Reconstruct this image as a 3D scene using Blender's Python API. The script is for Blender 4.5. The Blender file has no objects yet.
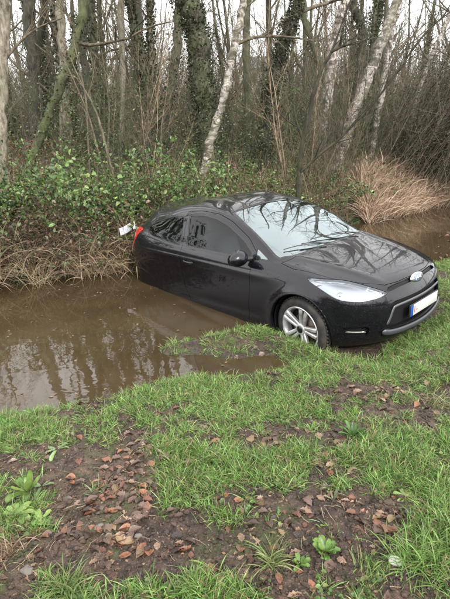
import bpy, bmesh, math, random
import numpy as np
from mathutils import Vector, Matrix
from mathutils.bvhtree import BVHTree
from mathutils.geometry import tessellate_polygon

rng = np.random.default_rng(11)
random.seed(11)
R_ = math.radians
scene = bpy.context.scene
COL = scene.collection

# ------------------------------------------------------------------ camera
cam_data = bpy.data.cameras.new('camera')
cam = bpy.data.objects.new('camera', cam_data)
COL.objects.link(cam)
CAM = np.array([0.0, 0.0, 1.9714])
CROT = np.array([[0.99965733, 0.02617695, 0.0],
                 [-0.0089101, 0.34026291, -0.94028813],
                 [-0.02461387, 0.93996591, 0.34037955]])
m = Matrix([list(CROT[i]) + [CAM[i]] for i in range(3)] + [[0, 0, 0, 1]])
cam.matrix_world = m
cam_data.sensor_fit = 'VERTICAL'
cam_data.sensor_height = 24.0
cam_data.lens = 24.0 * 466.0 / 599.0
cam_data.clip_start = 0.05
cam_data.clip_end = 1500
scene.camera = cam

# ------------------------------------------------------------------ light
world = bpy.data.worlds.new('World')
scene.world = world
world.use_nodes = True
wn = world.node_tree.nodes
wl = world.node_tree.links
wn.clear()
SUN_EL, SUN_AZ = R_(38), R_(150)
sky_t = wn.new('ShaderNodeTexSky')
sky_t.sky_type = 'NISHITA'
sky_t.sun_disc = False
sky_t.sun_elevation = SUN_EL
sky_t.sun_rotation = SUN_AZ
sky_t.air_density = 1.0
sky_t.dust_density = 4.0
sky_t.ozone_density = 1.0
hs = wn.new('ShaderNodeHueSaturation')
hs.inputs['Saturation'].default_value = 0.10
hs.inputs['Value'].default_value = 1.15
# overcast: the blue is veiled by an even cloud sheet with faint lumps
tc = wn.new('ShaderNodeTexCoord')
cn = wn.new('ShaderNodeTexNoise')
cn.inputs['Scale'].default_value = 2.2
cn.inputs['Detail'].default_value = 5
cr = wn.new('ShaderNodeMapRange')
cr.inputs['From Min'].default_value = 0.3
cr.inputs['From Max'].default_value = 0.7
cr.inputs['To Min'].default_value = 9.0
cr.inputs['To Max'].default_value = 12.5
comb = wn.new('ShaderNodeCombineColor')
mixw = wn.new('ShaderNodeMix')
mixw.data_type = 'RGBA'
mixw.inputs['Factor'].default_value = 0.7
mul = wn.new('ShaderNodeMath'); mul.operation = 'MULTIPLY'; mul.inputs[1].default_value = 1.0
bg = wn.new('ShaderNodeBackground')
bg.inputs['Strength'].default_value = 0.15
wo = wn.new('ShaderNodeOutputWorld')
wl.new(sky_t.outputs[0], hs.inputs['Color'])
wl.new(tc.outputs['Generated'], cn.inputs['Vector'])
wl.new(cn.outputs['Fac'], cr.inputs['Value'])
wl.new(cr.outputs[0], mul.inputs[0])
wl.new(cr.outputs[0], comb.inputs[0]); wl.new(cr.outputs[0], comb.inputs[1]); wl.new(mul.outputs[0], comb.inputs[2])
wl.new(hs.outputs[0], mixw.inputs['A']); wl.new(comb.outputs[0], mixw.inputs['B'])
wl.new(mixw.outputs['Result'], bg.inputs['Color'])
wl.new(bg.outputs[0], wo.inputs[0])

sd = bpy.data.lights.new('sun', 'SUN')
sd.energy = 1.5
sd.angle = R_(14)
sd.color = (1.0, 0.97, 0.92)
so = bpy.data.objects.new('sun', sd)
COL.objects.link(so)
sdir = Vector((math.sin(SUN_AZ) * math.cos(SUN_EL), math.cos(SUN_AZ) * math.cos(SUN_EL), math.sin(SUN_EL)))
so.rotation_euler = (-sdir).to_track_quat('-Z', 'Y').to_euler()

vs = scene.view_settings
vs.view_transform = 'Standard'
vs.look = 'None'
vs.exposure = 1.05
vs.gamma = 1.0
scene.cycles.max_bounces = 8
scene.cycles.transparent_max_bounces = 12
scene.cycles.use_denoising = True


def at(u, v, Y):
    """point of the place seen at photo position (u, v) at ground distance Y from the viewer"""
    d = CROT @ np.array([(u - 225) / 466, -(v - 299.5) / 466, -1.0])
    return CAM + d * (Y / d[1])


# ------------------------------------------------------------------ helpers
def link(o, parent=None):
    COL.objects.link(o)
    if parent is not None:
        o.parent = parent
    return o


def tag(o, label=None, cat=None, group=None, kind=None):
    if label: o['label'] = label
    if cat: o['category'] = cat
    if group: o['group'] = group
    if kind: o['kind'] = kind
    return o


def empty(name, loc=(0, 0, 0), rot=(0, 0, 0)):
    o = bpy.data.objects.new(name, None)
    o.location = loc
    o.rotation_euler = rot
    o.empty_display_size = 0.2
    COL.objects.link(o)
    return o


def mesh_np(name, V, F, mats=(), smooth=True, col=None, mi=None, fn=None):
    """V (n,3); F (m,k) equal-size faces or a list of such arrays"""
    me = bpy.data.meshes.new(name)
    V = np.asarray(V, np.float32)
    Fs = F if isinstance(F, list) else [F]
    Fs = [np.asarray(f, np.int32) for f in Fs if len(f)]
    nl = sum(f.size for f in Fs)
    nf = sum(len(f) for f in Fs)
    me.vertices.add(len(V)); me.vertices.foreach_set('co', V.ravel())
    me.loops.add(nl); me.loops.foreach_set('vertex_index', np.concatenate([f.ravel() for f in Fs]))
    me.polygons.add(nf)
    sz = np.concatenate([np.full(len(f), f.shape[1], np.int32) for f in Fs])
    st = np.concatenate([[0], np.cumsum(sz)[:-1]]).astype(np.int32)
    me.polygons.foreach_set('loop_start', st)
    me.update(calc_edges=True)
    if smooth:
        me.polygons.foreach_set('use_smooth', np.ones(nf, bool))
    if mi is not None:
        me.polygons.foreach_set('material_index', np.asarray(mi, np.int32))
    if col is not None:
        a = me.color_attributes.new('tint', 'FLOAT_COLOR', 'POINT')
        c = np.ones((len(V), 4), np.float32); c[:, :3] = col
        a.data.foreach_set('color', c.ravel())
    for mt in mats:
        me.materials.append(mt)
    me.validate()
    return me


def obj(name, me, parent=None):
    return link(bpy.data.objects.new(name, me), parent)


def bm_obj(name, bm, mat, parent=None, smooth=True, angle=None):
    me = bpy.data.meshes.new(name)
    bm.to_mesh(me); bm.free()
    for mt in (mat if isinstance(mat, (list, tuple)) else [mat]):
        me.materials.append(mt)
    if smooth:
        me.polygons.foreach_set('use_smooth', np.ones(len(me.polygons), bool))
        if angle:
            me.set_sharp_from_angle(angle=R_(angle))
    return link(bpy.data.objects.new(name, me), parent)


def tube_arrays(P, rad, sides=6, cap=True):
    """tube along polyline P with radii rad -> V, quads, tris"""
    P = np.asarray(P, float); n = len(P)
    rad = np.broadcast_to(np.asarray(rad, float), (n,))
    T = np.gradient(P, axis=0)
    T /= np.linalg.norm(T, axis=1)[:, None] + 1e-12
    ref = np.array([0, 0, 1.0]) if abs(T[0][2]) < 0.9 else np.array([1.0, 0, 0])
    N = np.cross(T[0], ref); N /= np.linalg.norm(N)
    ang = np.arange(sides) * 2 * math.pi / sides
    V = np.empty((n, sides, 3))
    for i in range(n):
        N = N - T[i] * (N @ T[i]); N /= np.linalg.norm(N) + 1e-12
        B = np.cross(T[i], N)
        V[i] = P[i] + rad[i] * (np.cos(ang)[:, None] * N + np.sin(ang)[:, None] * B)
    i, j = np.meshgrid(np.arange(n - 1), np.arange(sides), indexing='ij')
    j2 = (j + 1) % sides
    Q = np.stack([i * sides + j, i * sides + j2, (i + 1) * sides + j2, (i + 1) * sides + j], -1).reshape(-1, 4)
    return V.reshape(-1, 3), Q


class MB:
    """collects pieces and links them as one mesh object"""
    def __init__(s): s.V = []; s.Q = []; s.T = []; s.n = 0; s.C = []
    def add(s, V, Q=None, T=None, c=None):
        V = np.asarray(V, float)
        if Q is not None and len(Q): s.Q.append(np.asarray(Q) + s.n)
        if T is not None and len(T): s.T.append(np.asarray(T) + s.n)
        s.V.append(V); s.n += len(V)
        s.C.append(np.broadcast_to(np.asarray(c if c is not None else (1, 1, 1), float), (len(V), 3)))
    def tube(s, P, r, sides=6, c=None):
        V, Q = tube_arrays(P, r, sides); s.add(V, Q, c=c)
    def mesh(s, name, mats, smooth=True, tint=False):
        V = np.concatenate(s.V)
        F = []
        if s.Q: F.append(np.concatenate(s.Q))
        if s.T: F.append(np.concatenate(s.T))
        return mesh_np(name, V, F, mats, smooth, np.concatenate(s.C) if tint else None)
    def build(s, name, mat, parent=None, smooth=True, tint=False):
        return obj(name, s.mesh(name, mat if isinstance(mat, (list, tuple)) else [mat], smooth, tint), parent)


def catmull(P, n=6):
    P = np.asarray(P, float)
    if len(P) < 3:
        t = np.linspace(0, 1, n + 1)[:, None]; return P[0] * (1 - t) + P[-1] * t
    Q = np.vstack([2 * P[0] - P[1], P, 2 * P[-1] - P[-2]])
    out = []
    for i in range(1, len(Q) - 2):
        for t in np.arange(n) / n:
            p0, p1, p2, p3 = Q[i - 1:i + 3]
            out.append(.5 * ((2 * p1) + (-p0 + p2) * t + (2 * p0 - 5 * p1 + 4 * p2 - p3) * t * t + (-p0 + 3 * p1 - 3 * p2 + p3) * t ** 3))
    out.append(P[-1])
    return np.array(out)


# value noise for placement and terrain
def _h(ix, iy, seed):
    n = (ix.astype(np.int64) * 374761393 + iy.astype(np.int64) * 668265263 + seed * 1442695041) & 0xffffffff
    n = ((n ^ (n >> 13)) * 1274126177) & 0xffffffff
    return ((n ^ (n >> 16)) & 0xffff) / 65535.0


def vnoise(x, y, seed=0):
    x = np.asarray(x, float); y = np.asarray(y, float)
    ix = np.floor(x); iy = np.floor(y); fx = x - ix; fy = y - iy
    fx = fx * fx * (3 - 2 * fx); fy = fy * fy * (3 - 2 * fy)
    a = _h(ix, iy, seed); b = _h(ix + 1, iy, seed); c = _h(ix, iy + 1, seed); d = _h(ix + 1, iy + 1, seed)
    return (a * (1 - fx) + b * fx) * (1 - fy) + (c * (1 - fx) + d * fx) * fy


def fbm(x, y, seed=0, oct=4):
    s = 0; a = .5
    for k in range(oct):
        s = s + a * vnoise(x * 2 ** k, y * 2 ** k, seed + k * 7); a *= .5
    return s / (1 - .5 ** oct)


# ------------------------------------------------------------------ materials
def mat(name, base=(.5, .5, .5), rough=.6, metal=0., coat=0., spec=.5):
    m = bpy.data.materials.new(name); m.use_nodes = True
    b = m.node_tree.nodes['Principled BSDF']
    b.inputs['Base Color'].default_value = (*base, 1)
    b.inputs['Roughness'].default_value = rough
    b.inputs['Metallic'].default_value = metal
    b.inputs['Coat Weight'].default_value = coat
    b.inputs['Coat Roughness'].default_value = .03
    b.inputs['Specular IOR Level'].default_value = spec
    return m


class NT:
    def __init__(s, m): s.m = m; s.n = m.node_tree.nodes; s.l = m.node_tree.links; s.b = s.n['Principled BSDF']
    def node(s, t, **k):
        o = s.n.new(t)
        for a, v in k.items():
            if a in o.inputs: o.inputs[a].default_value = v
            else: setattr(o, a, v)
        return o
    def noise(s, scale, detail=4, rough=.55, vec=None, dist=0.):
        o = s.node('ShaderNodeTexNoise'); o.inputs['Scale'].default_value = scale
        o.inputs['Detail'].default_value = detail; o.inputs['Roughness'].default_value = rough
        o.inputs['Distortion'].default_value = dist
        s.l.new(vec if vec is not None else s.objco(), o.inputs['Vector']); return o.outputs['Fac']
    def objco(s):
        if not hasattr(s, '_oc'): s._oc = s.node('ShaderNodeTexCoord').outputs['Object']
        return s._oc
    def scaled(s, sc):
        o = s.node('ShaderNodeMapping'); o.inputs['Scale'].default_value = sc
        s.l.new(s.objco(), o.inputs['Vector']); return o.outputs[0]
    def ramp(s, fac, stops):
        o = s.node('ShaderNodeValToRGB'); e = o.color_ramp.elements
        while len(e) < len(stops): e.new(.5)
        for k, (p, c) in enumerate(stops):
            e[k].position = p; e[k].color = (*c, 1) if len(c) == 3 else c
        s.l.new(fac, o.inputs[0]); return o.outputs[0]
    def rng(s, fac, a, b, c, d):
        o = s.node('ShaderNodeMapRange'); 
        for i, v in zip(('From Min', 'From Max', 'To Min', 'To Max'), (a, b, c, d)): o.inputs[i].default_value = v
        s.l.new(fac, o.inputs['Value']); return o.outputs[0]
    def mix(s, fac, a, b, mode='MIX'):
        o = s.node('ShaderNodeMix'); o.data_type = 'RGBA'; o.blend_type = mode
        for i, v in ((o.inputs['Factor'], fac), (o.inputs['A'], a), (o.inputs['B'], b)):
            if hasattr(v, 'links') or hasattr(v, 'is_linked'): s.l.new(v, i)
            elif isinstance(v, (int, float)): i.default_value = v
            else: i.default_value = (*v, 1)
        return o.outputs['Result']
    def math(s, op, a, b=0.):
        o = s.node('ShaderNodeMath'); o.operation = op
        for i, v in ((0, a), (1, b)):
            if hasattr(v, 'is_linked'): s.l.new(v, o.inputs[i])
            else: o.inputs[i].default_value = v
        return o.outputs[0]
    def bump(s, h, strength=.5, dist=.01):
        o = s.node('ShaderNodeBump'); o.inputs['Strength'].default_value = strength
        o.inputs['Distance'].default_value = dist
        s.l.new(h, o.inputs['Height']); s.l.new(o.outputs[0], s.b.inputs['Normal']); return o
    def set(s, name, v): s.l.new(v, s.b.inputs[name])
    def attr(s, name='tint'):
        o = s.node('ShaderNodeAttribute'); o.attribute_name = name; return o.outputs['Color']
    def rand(s):
        return s.node('ShaderNodeObjectInfo').outputs['Random']
# ================================================================== ground, pond
POND = np.array([(-30, 1.0), (-12, 1.8), (-5, 2.35), (-3, 2.6), (-1.69, 2.95), (-1.28, 3.07), (-.86, 3.23), (-.56, 3.45), (-.1, 3.49), (.3, 3.53),
                 (.56, 3.60), (.60, 3.74), (.42, 3.86), (.0, 3.84), (-.25, 3.95), (-.60, 3.96), (-.68, 4.08), (-.45, 4.22), (-.2, 4.33), (.15, 4.45), (.45, 4.65),
                 (.9, 5.1), (1.5, 5.6), (2.3, 6.2), (3.1, 6.75), (4.2, 7.2), (6, 7.7), (12, 8.5), (30, 10), (30, 16), (12, 14), (7, 12.9), (5.2, 11.9), (4.4, 11.1),
                 (3.4, 10.4), (2.4, 9.6), (1.2, 9.0), (.2, 8.4), (-.6, 7.7), (-1.2, 7.05), (-2.2, 6.6), (-3.07, 6.15), (-4.5, 5.6), (-7, 5.2), (-12, 4.9), (-30, 5)])
CARI = np.linalg.inv(np.array([[0.65674, 0.74851, -0.09175, 0.532], [-0.75003, 0.66098, 0.02363, 5.6303], [0.07834, 0.0533, 0.9955, -0.2052], [0, 0, 0, 1]]))


def pond_sd(x, y):
    """signed distance to the water's edge, positive on land"""
    x = np.asarray(x, float); y = np.asarray(y, float)
    shp = x.shape; x = x.ravel(); y = y.ravel()
    wx = x + .14 * (fbm(x * 2.3, y * 2.3, 3, 3) - .5) + .05 * (fbm(x * 9, y * 9, 5, 2) - .5)
    wy = y + .14 * (fbm(x * 2.3, y * 2.3, 9, 3) - .5) + .05 * (fbm(x * 9, y * 9, 6, 2) - .5)
    d = np.full(len(x), 1e9); ins = np.zeros(len(x), bool)
    n = len(POND)
    for i in range(n):
        a = POND[i]; b = POND[(i + 1) % n]; e = b - a
        t = np.clip(((wx - a[0]) * e[0] + (wy - a[1]) * e[1]) / (e @ e), 0, 1)
        d = np.minimum(d, np.hypot(wx - a[0] - t * e[0], wy - a[1] - t * e[1]))
        c = (a[1] > wy) != (b[1] > wy)
        with np.errstate(divide='ignore', invalid='ignore'):
            xi = (b[0] - a[0]) * (wy - a[1]) / (b[1] - a[1] if b[1] != a[1] else 1e-9) + a[0]
        ins ^= c & (wx < xi)
    return np.where(ins, -d, d).reshape(shp)


def sstep(t): t = np.clip(t, 0, 1); return t * t * (3 - 2 * t)


def ground_h(x, y):
    x = np.asarray(x, float); y = np.asarray(y, float)
    sd = pond_sd(x, y)
    near = y < 4.8 + np.clip(x, 0, 6) * .55
    land_n = .085 * sstep(sd / .22) + .10 * np.clip(sd, 0, 3.2) + .02 * np.clip(sd - 3.2, 0, 8)
    land_n = land_n + .075 * (fbm(x * 2.1, y * 2.1, 21, 3) - .5) * sstep(sd / .5) + .030 * (fbm(x * 8, y * 8, 22, 3) - .5) * sstep(sd / .2) + .030 * (fbm(x * 24, y * 24, 23, 3) - .5) * sstep(sd / .1)
    land_n = np.minimum(land_n, .6)
    land_f = .42 * sstep(sd / .7) + .05 * np.clip(sd - .5, 0, 8) + .15 * (fbm(x * .5, y * .5, 31, 4) - .5) * sstep(sd) + .04 * (fbm(x * 5, y * 5, 33, 3) - .5) * sstep(sd / .3)
    land_f = land_f + np.clip(sd - 12, 0, 200) * .004 + .5 * (fbm(x * .08, y * .08, 35, 3) - .5) * sstep((sd - 4) / 14)
    h = np.where(near, land_n, land_f)
    water = -np.minimum(.6, .03 + .35 * -sd)
    h = np.where(sd > 0, h, water)
    # ruts pressed by the wheels, and nothing of the bank inside the body of the car
    c = [CARI[i, 0] * x + CARI[i, 1] * y + CARI[i, 3] for i in range(2)]
    cx, cy = c
    zf = (.13 - CARI[2, 3] - CARI[2, 0] * x - CARI[2, 1] * y) / CARI[2, 2]
    dx = np.maximum(np.abs(cx - .08) - 2.02, 0); dy = np.maximum(np.abs(cy) - .84, 0)
    k = sstep(1 - np.hypot(dx, dy) / .22)
    h = np.where(h > zf - .02, h * (1 - k) + np.minimum(h, zf - .02) * k, h)
    for wy_ in (-.78, .78):
        g_ = np.exp(-(((cx - 1.28) / .36) ** 2 + ((cy - wy_) / .18) ** 2))
        h = h - .02 * g_
    h = np.where(near & (sd > .12), np.maximum(h, .018 + .012 * fbm(x * 14, y * 14, 27, 2)), h)
    return h


def spaced(c, lo, hi, fine_lo, fine_hi, fine, grow=1.06, mx=6.):
    a = list(np.arange(fine_lo, fine_hi, fine))
    s = fine; v = a[-1]; up = []
    while v < hi: s = min(s * grow, mx); v += s; up.append(v)
    s = fine; v = a[0]; dn = []
    while v > lo: s = min(s * grow, mx); v -= s; dn.append(v)
    return np.array(dn[::-1] + a + up)


gx = spaced(0, -220, 220, -2.3, 3.2, .016, 1.04)
gy = spaced(0, -220, 220, 1.1, 4.6, .014, 1.02)
GX, GY = np.meshgrid(gx, gy, indexing='ij')
GZ = ground_h(GX, GY)
i, j = np.meshgrid(np.arange(len(gx) - 1), np.arange(len(gy) - 1), indexing='ij')
ny = len(gy)
Q = np.stack([i * ny + j, (i + 1) * ny + j, (i + 1) * ny + j + 1, i * ny + j + 1], -1).reshape(-1, 4)

mud = mat('wet_mud', (.07, .05, .035), .7); k = NT(mud)
vec = k.objco()
n1 = k.noise(1.3, 6, .6); n2 = k.noise(14, 6, .65); n3 = k.noise(70, 4, .6)
c1 = k.ramp(n1, [(.30, (.032, .018, .010)), (.52, (.075, .045, .028)), (.72, (.125, .082, .055))])
c2 = k.mix(k.rng(n2, .38, .60, 0, .9), c1, (.018, .011, .008))
c3 = k.mix(k.rng(n3, .55, .70, 0, .7), c2, (.17, .12, .095))
moss = k.math('MULTIPLY', k.rng(k.noise(3.1, 5, .6), .50, .66, 0, 1), k.rng(n2, .3, .6, 0, .75))
c4 = k.mix(moss, c3, (.065, .085, .022))
sp = k.node('ShaderNodeSeparateXYZ'); k.l.new(vec, sp.inputs[0])
wet = k.rng(sp.outputs[2], .0, .10, 1, 0)
c5 = k.mix(k.math('MULTIPLY', wet, .6), c4, (.028, .020, .013))
k.set('Base Color', c5)
k.set('Roughness', k.math('SUBTRACT', k.rng(n2, .3, .7, .55, .9), k.math('MULTIPLY', wet, .3)))
hh = k.math('ADD', k.math('MULTIPLY', n2, 1.), k.math('MULTIPLY', n3, .35))
k.bump(hh, 1., .035)
ground = obj('ground', mesh_np('ground', np.stack([GX, GY, GZ], -1).reshape(-1, 3), Q, [mud]))
tag(ground, kind='structure')

water_m = mat('muddy_water', (.085, .058, .027), .02); k = NT(water_m)
k.b.inputs['IOR'].default_value = 1.33
k.b.inputs['Specular IOR Level'].default_value = .8
k.set('Base Color', k.ramp(k.noise(.8, 5, .6), [(.3, (.030, .020, .010)), (.5, (.044, .030, .015)), (.7, (.060, .043, .023))]))
fleck = k.rng(k.noise(60, 3, .7), .70, .76, 0, 1)
k.set('Roughness', k.rng(k.noise(4, 3, .6), .4, .8, .015, .06))
mp_ = k.scaled((1, 1, 1))
w1 = k.noise(2.6, 3, .5, mp_, .5); w2 = k.noise(11, 2, .5, mp_)
k.bump(k.math('ADD', w1, k.math('MULTIPLY', w2, .10)), .11, .030)
wx_ = spaced(0, -31, 31, -3, 5, .25, 1.2, 3); wy_ = spaced(0, .0, 18, 2.5, 10, .25, 1.2, 3)
WX, WY = np.meshgrid(wx_, wy_, indexing='ij')
i, j = np.meshgrid(np.arange(len(wx_) - 1), np.arange(len(wy_) - 1), indexing='ij'); nyw = len(wy_)
Q = np.stack([i * nyw + j, (i + 1) * nyw + j, (i + 1) * nyw + j + 1, i * nyw + j + 1], -1).reshape(-1, 4)
cxs = WX[:-1, :-1].ravel() + .2; cys = WY[:-1, :-1].ravel() + .2
keep = pond_sd(cxs, cys) < 1.2
water = obj('water', mesh_np('water', np.stack([WX, WY, WX * 0], -1).reshape(-1, 3), Q[keep], [water_m]))
tag(water, kind='structure')
# ================================================================== the car
# half-body control net: rows run from the sill up to the roof centre, columns from the nose round to the tail
CX = [2.07, 2.04, 1.96, 1.80, 1.62, 1.28, .90, .55, .10, -.45, -.90, -1.28, -1.60, -1.80, -1.87, -1.89]
CY = [0, .30, .56, .75, .82, .85, .855, .85, .85, .85, .85, .85, .83, .70, .40, 0]
def _off(xs, ys, d, z):
    # pull an outline inwards by d (metres)
    X = [x - d * (1 if x > 1.5 else (-1 if x < -1.7 else 0)) for x in xs]
    Y = [max(0, y - (d * .8 if y > .5 else 0)) for y in ys]
    return X, Y, z if isinstance(z, list) else [z] * 16
ROWS = [
    _off(CX, CY, .13, .17),
    _off(CX, CY, .06, .195),
    _off(CX, CY, .015, .29),
    _off(CX, CY, .0, [.43] * 16),
    (CX, [y for y in CY], [.56] * 16),
    ([2.035, 2.005, 1.93, 1.78, 1.60, 1.28, .90, .55, .10, -.45, -.90, -1.28, -1.60, -1.80, -1.86, -1.88],
     [0, .30, .555, .735, .81, .845, .845, .84, .84, .84, .845, .845, .825, .70, .40, 0],
     [.66, .66, .66, .665, .68, .70, .70, .70, .71, .73, .75, .77, .78, .78, .78, .78]),
    ([1.985, 1.955, 1.88, 1.72, 1.55, 1.28, .90, .55, .10, -.45, -.90, -1.28, -1.60, -1.78, -1.83, -1.84],
     [0, .29, .53, .69, .765, .81, .825, .83, .83, .83, .83, .825, .79, .66, .38, 0],
     [.725, .722, .72, .74, .77, .81, .815, .82, .84, .865, .885, .90, .91, .92, .93, .93]),
    ([1.84, 1.81, 1.74, 1.60, 1.47, 1.25, .92, .57, .10, -.45, -.90, -1.28, -1.60, -1.75, -1.80, -1.81],
     [0, .28, .49, .62, .68, .745, .795, .81, .812, .81, .805, .795, .76, .64, .37, 0],
     [.80, .797, .792, .80, .825, .865, .868, .87, .885, .915, .945, .97, 1.00, 1.02, 1.03, 1.03]),
    ([1.50, 1.49, 1.45, 1.36, 1.27, 1.12, .88, .60, .10, -.45, -.90, -1.28, -1.57, -1.72, -1.77, -1.78],
     [0, .26, .46, .60, .655, .71, .765, .785, .79, .79, .78, .76, .72, .61, .36, 0],
     [.888, .885, .878, .878, .885, .905, .91, .90, .915, .945, .985, 1.03, 1.07, 1.10, 1.11, 1.11]),
    ([1.10, 1.095, 1.075, 1.035, .99, .93, .80, .60, .12, -.45, -.90, -1.27, -1.52, -1.67, -1.73, -1.74],
     [0, .26, .46, .62, .67, .71, .745, .76, .77, .77, .757, .73, .68, .57, .34, 0],
     [.965, .96, .955, .95, .945, .94, .945, .935, .95, .975, 1.01, 1.055, 1.11, 1.15, 1.17, 1.175]),
    ([.82, .815, .79, .75, .73, .70, .62, .47, .12, -.45, -.88, -1.20, -1.42, -1.58, -1.66, -1.68],
     [0, .25, .43, .58, .63, .665, .705, .72, .735, .735, .72, .69, .64, .52, .32, 0],
     [1.105, 1.10, 1.095, 1.085, 1.085, 1.085, 1.065, 1.045, 1.05, 1.07, 1.10, 1.13, 1.18, 1.23, 1.25, 1.255]),
    ([.50, .495, .48, .46, .45, .44, .38, .28, .05, -.45, -.85, -1.12, -1.34, -1.48, -1.57, -1.60],
     [0, .23, .39, .53, .58, .62, .655, .67, .685, .685, .67, .64, .58, .47, .30, 0],
     [1.25, 1.247, 1.24, 1.232, 1.228, 1.222, 1.20, 1.185, 1.185, 1.20, 1.21, 1.22, 1.26, 1.31, 1.34, 1.345]),
    ([.13, .13, .12, .11, .10, .09, .05, -.02, -.18, -.5, -.80, -1.02, -1.22, -1.34, -1.44, -1.48],
     [0, .21, .36, .46, .51, .545, .58, .59, .60, .60, .59, .56, .51, .42, .27, 0],
     [1.402, 1.398, 1.39, 1.375, 1.366, 1.357, 1.353, 1.36, 1.377, 1.385, 1.37, 1.35, 1.345, 1.37, 1.395, 1.40]),
    ([-.10, -.10, -.10, -.11, -.12, -.14, -.17, -.22, -.30, -.55, -.78, -.95, -1.10, -1.20, -1.27, -1.32],
     [0, .14, .23, .30, .34, .36, .385, .39, .395, .395, .39, .38, .34, .27, .16, 0],
     [1.445, 1.442, 1.438, 1.432, 1.428, 1.425, 1.426, 1.434, 1.444, 1.447, 1.438, 1.425, 1.415, 1.417, 1.42, 1.42]),
    ([-.20, -.24, -.28, -.32, -.36, -.40, -.44, -.48, -.55, -.65, -.75, -.85, -.95, -1.03, -1.10, -1.16],
     [0] * 16,
     [1.452, 1.456, 1.46, 1.463, 1.465, 1.467, 1.468, 1.468, 1.468, 1.466, 1.463, 1.458, 1.451, 1.445, 1.438, 1.432]),
]
for i_ in (12, 13, 14):
    r_ = ROWS[i_]; ROWS[i_] = (r_[0], r_[1], [z - (.0, .016, .028)[i_ - 12] - (.012, .022, .03)[i_ - 12] * min(1, max(0, (-.5 - x) / .6)) for x, z in zip(r_[0], r_[2])])
NET = np.array([[[r[0][j] - (.06 * min(1, max(0, (-1.2 - r[0][j]) / .5)) if i < 9 else 0), r[1][j], r[2][j]] for j in range(16)] for i, r in enumerate(ROWS)])   # 15 x 16 x 3
SUB = 8


def bspline_eval(N):
    M = np.array([1, -1, 1.])
    G = np.concatenate([N[:, 1:2] * M, N, N[:, -2:-1] * M], 1)          # ghosts across the centre plane
    G = np.concatenate([2 * G[:1] - G[1:2], G, G[-2:-1] * M], 0)
    def basis(t): return np.array([(1 - t) ** 3, 3 * t ** 3 - 6 * t * t + 4, -3 * t ** 3 + 3 * t * t + 3 * t + 1, t ** 3]) / 6
    def mat_(n, sub):
        pts = [(i, k / sub) for i in range(n - 1) for k in range(sub)] + [(n - 2, 1.0)]
        B = np.zeros((len(pts), n + 2))
        for r, (i, t) in enumerate(pts): B[r, i:i + 4] = basis(t)
        return B
    A, B = mat_(N.shape[0], SUB), mat_(N.shape[1], SUB)
    return np.einsum('ai,ijk,bj->abk', A, G, B)


ctrl = NET.copy()
for _ in range(2):
    S = bspline_eval(ctrl)
    ctrl = ctrl + .8 * (NET - S[::SUB, ::SUB])
    ctrl[:, 0, 1] = 0; ctrl[:, -1, 1] = 0; ctrl[-1, :, 1] = 0
S = bspline_eval(ctrl)
# bonnet creases and side feature lines pressed into the panels
X, Y, Z = S[..., 0], S[..., 1], S[..., 2]
hood = np.clip((X - 1.0) / .15, 0, 1) * np.clip((2.0 - X) / .25, 0, 1) * (Z > .72)
yc = .40 + (1.9 - X) * .24
S[..., 2] += hood * .012 * np.exp(-((Y - yc) / .035) ** 2) * (Y > .1)
side = (Y > .70) & (Z < .95)
cz = .775 + (0.9 - X) * .045
S[..., 1] += np.where(side, .010 * np.exp(-(np.clip(cz - Z, -1, 1) / .05) ** 2) * (Z < cz) + .010 * np.exp(-((Z - cz) / .014) ** 2) * (Z >= cz), 0) * np.clip((1.0 - X) / .3, 0, 1) * np.clip((X + 1.7) / .4, 0, 1)
S[..., 1] -= np.where(side, .012 * np.exp(-((Z - .36 - (.2 - X) * .02) / .05) ** 2), 0) * np.clip((.9 - X) / .2, 0, 1) * np.clip((X + .8) / .2, 0, 1)
# flared arches
for ax in (1.28,):
    rr = np.hypot(X - ax, Z - .31)
    S[..., 1] += np.where(Y > .6, .022 * np.exp(-((rr - .36) / .05) ** 2) * (Z < .74), 0)
nr, nc = S.shape[:2]
full = np.concatenate([S, S[:, -2:0:-1] * np.array([1, -1, 1.])], 1)      # closed ring
NC = full.shape[1]
bm = bmesh.new()
vv = [[bm.verts.new(full[i, j]) for j in range(NC)] for i in range(nr)]
for i in range(nr - 1):
    for j in range(NC):
        bm.faces.new((vv[i][j], vv[i][(j + 1) % NC], vv[i + 1][(j + 1) % NC], vv[i + 1][j]))
bmesh.ops.remove_doubles(bm, verts=vv[-1], dist=1e-5)
bmesh.ops.recalc_face_normals(bm, faces=bm.faces)
bm.normal_update()
if sum(f.normal.z for f in bm.faces if f.calc_center_median().z > 1.35) < 0:
    bmesh.ops.reverse_faces(bm, faces=bm.faces)
bm.normal_update()
# the smooth skin is kept as the source of normals for every panel cut from it
ref_v = [v.co.copy() for v in bm.verts]; bm.verts.index_update()
ref_n = [v.normal.copy() for v in bm.verts]
ref_f = [[v.index for v in f.verts] for f in bm.faces]
ref_f = [t_ for f_ in ref_f for t_ in (([f_[0], f_[1], f_[2]], [f_[0], f_[2], f_[3]]) if len(f_) == 4 else (f_,))]
SKIN = BVHTree.FromPolygons(ref_v, ref_f)


def skin_normal(p):
    loc, n, idx, d = SKIN.find_nearest(p)
    vs_ = ref_f[idx]
    a, b, c = (ref_v[k] for k in vs_)
    w = [(b - loc).cross(c - loc).length, (c - loc).cross(a - loc).length, (a - loc).cross(b - loc).length]
    r = Vector((0, 0, 0))
    for k, ww in zip(vs_, w): r += ref_n[k] * (ww + 1e-12)
    return r.normalized(), loc


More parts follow.
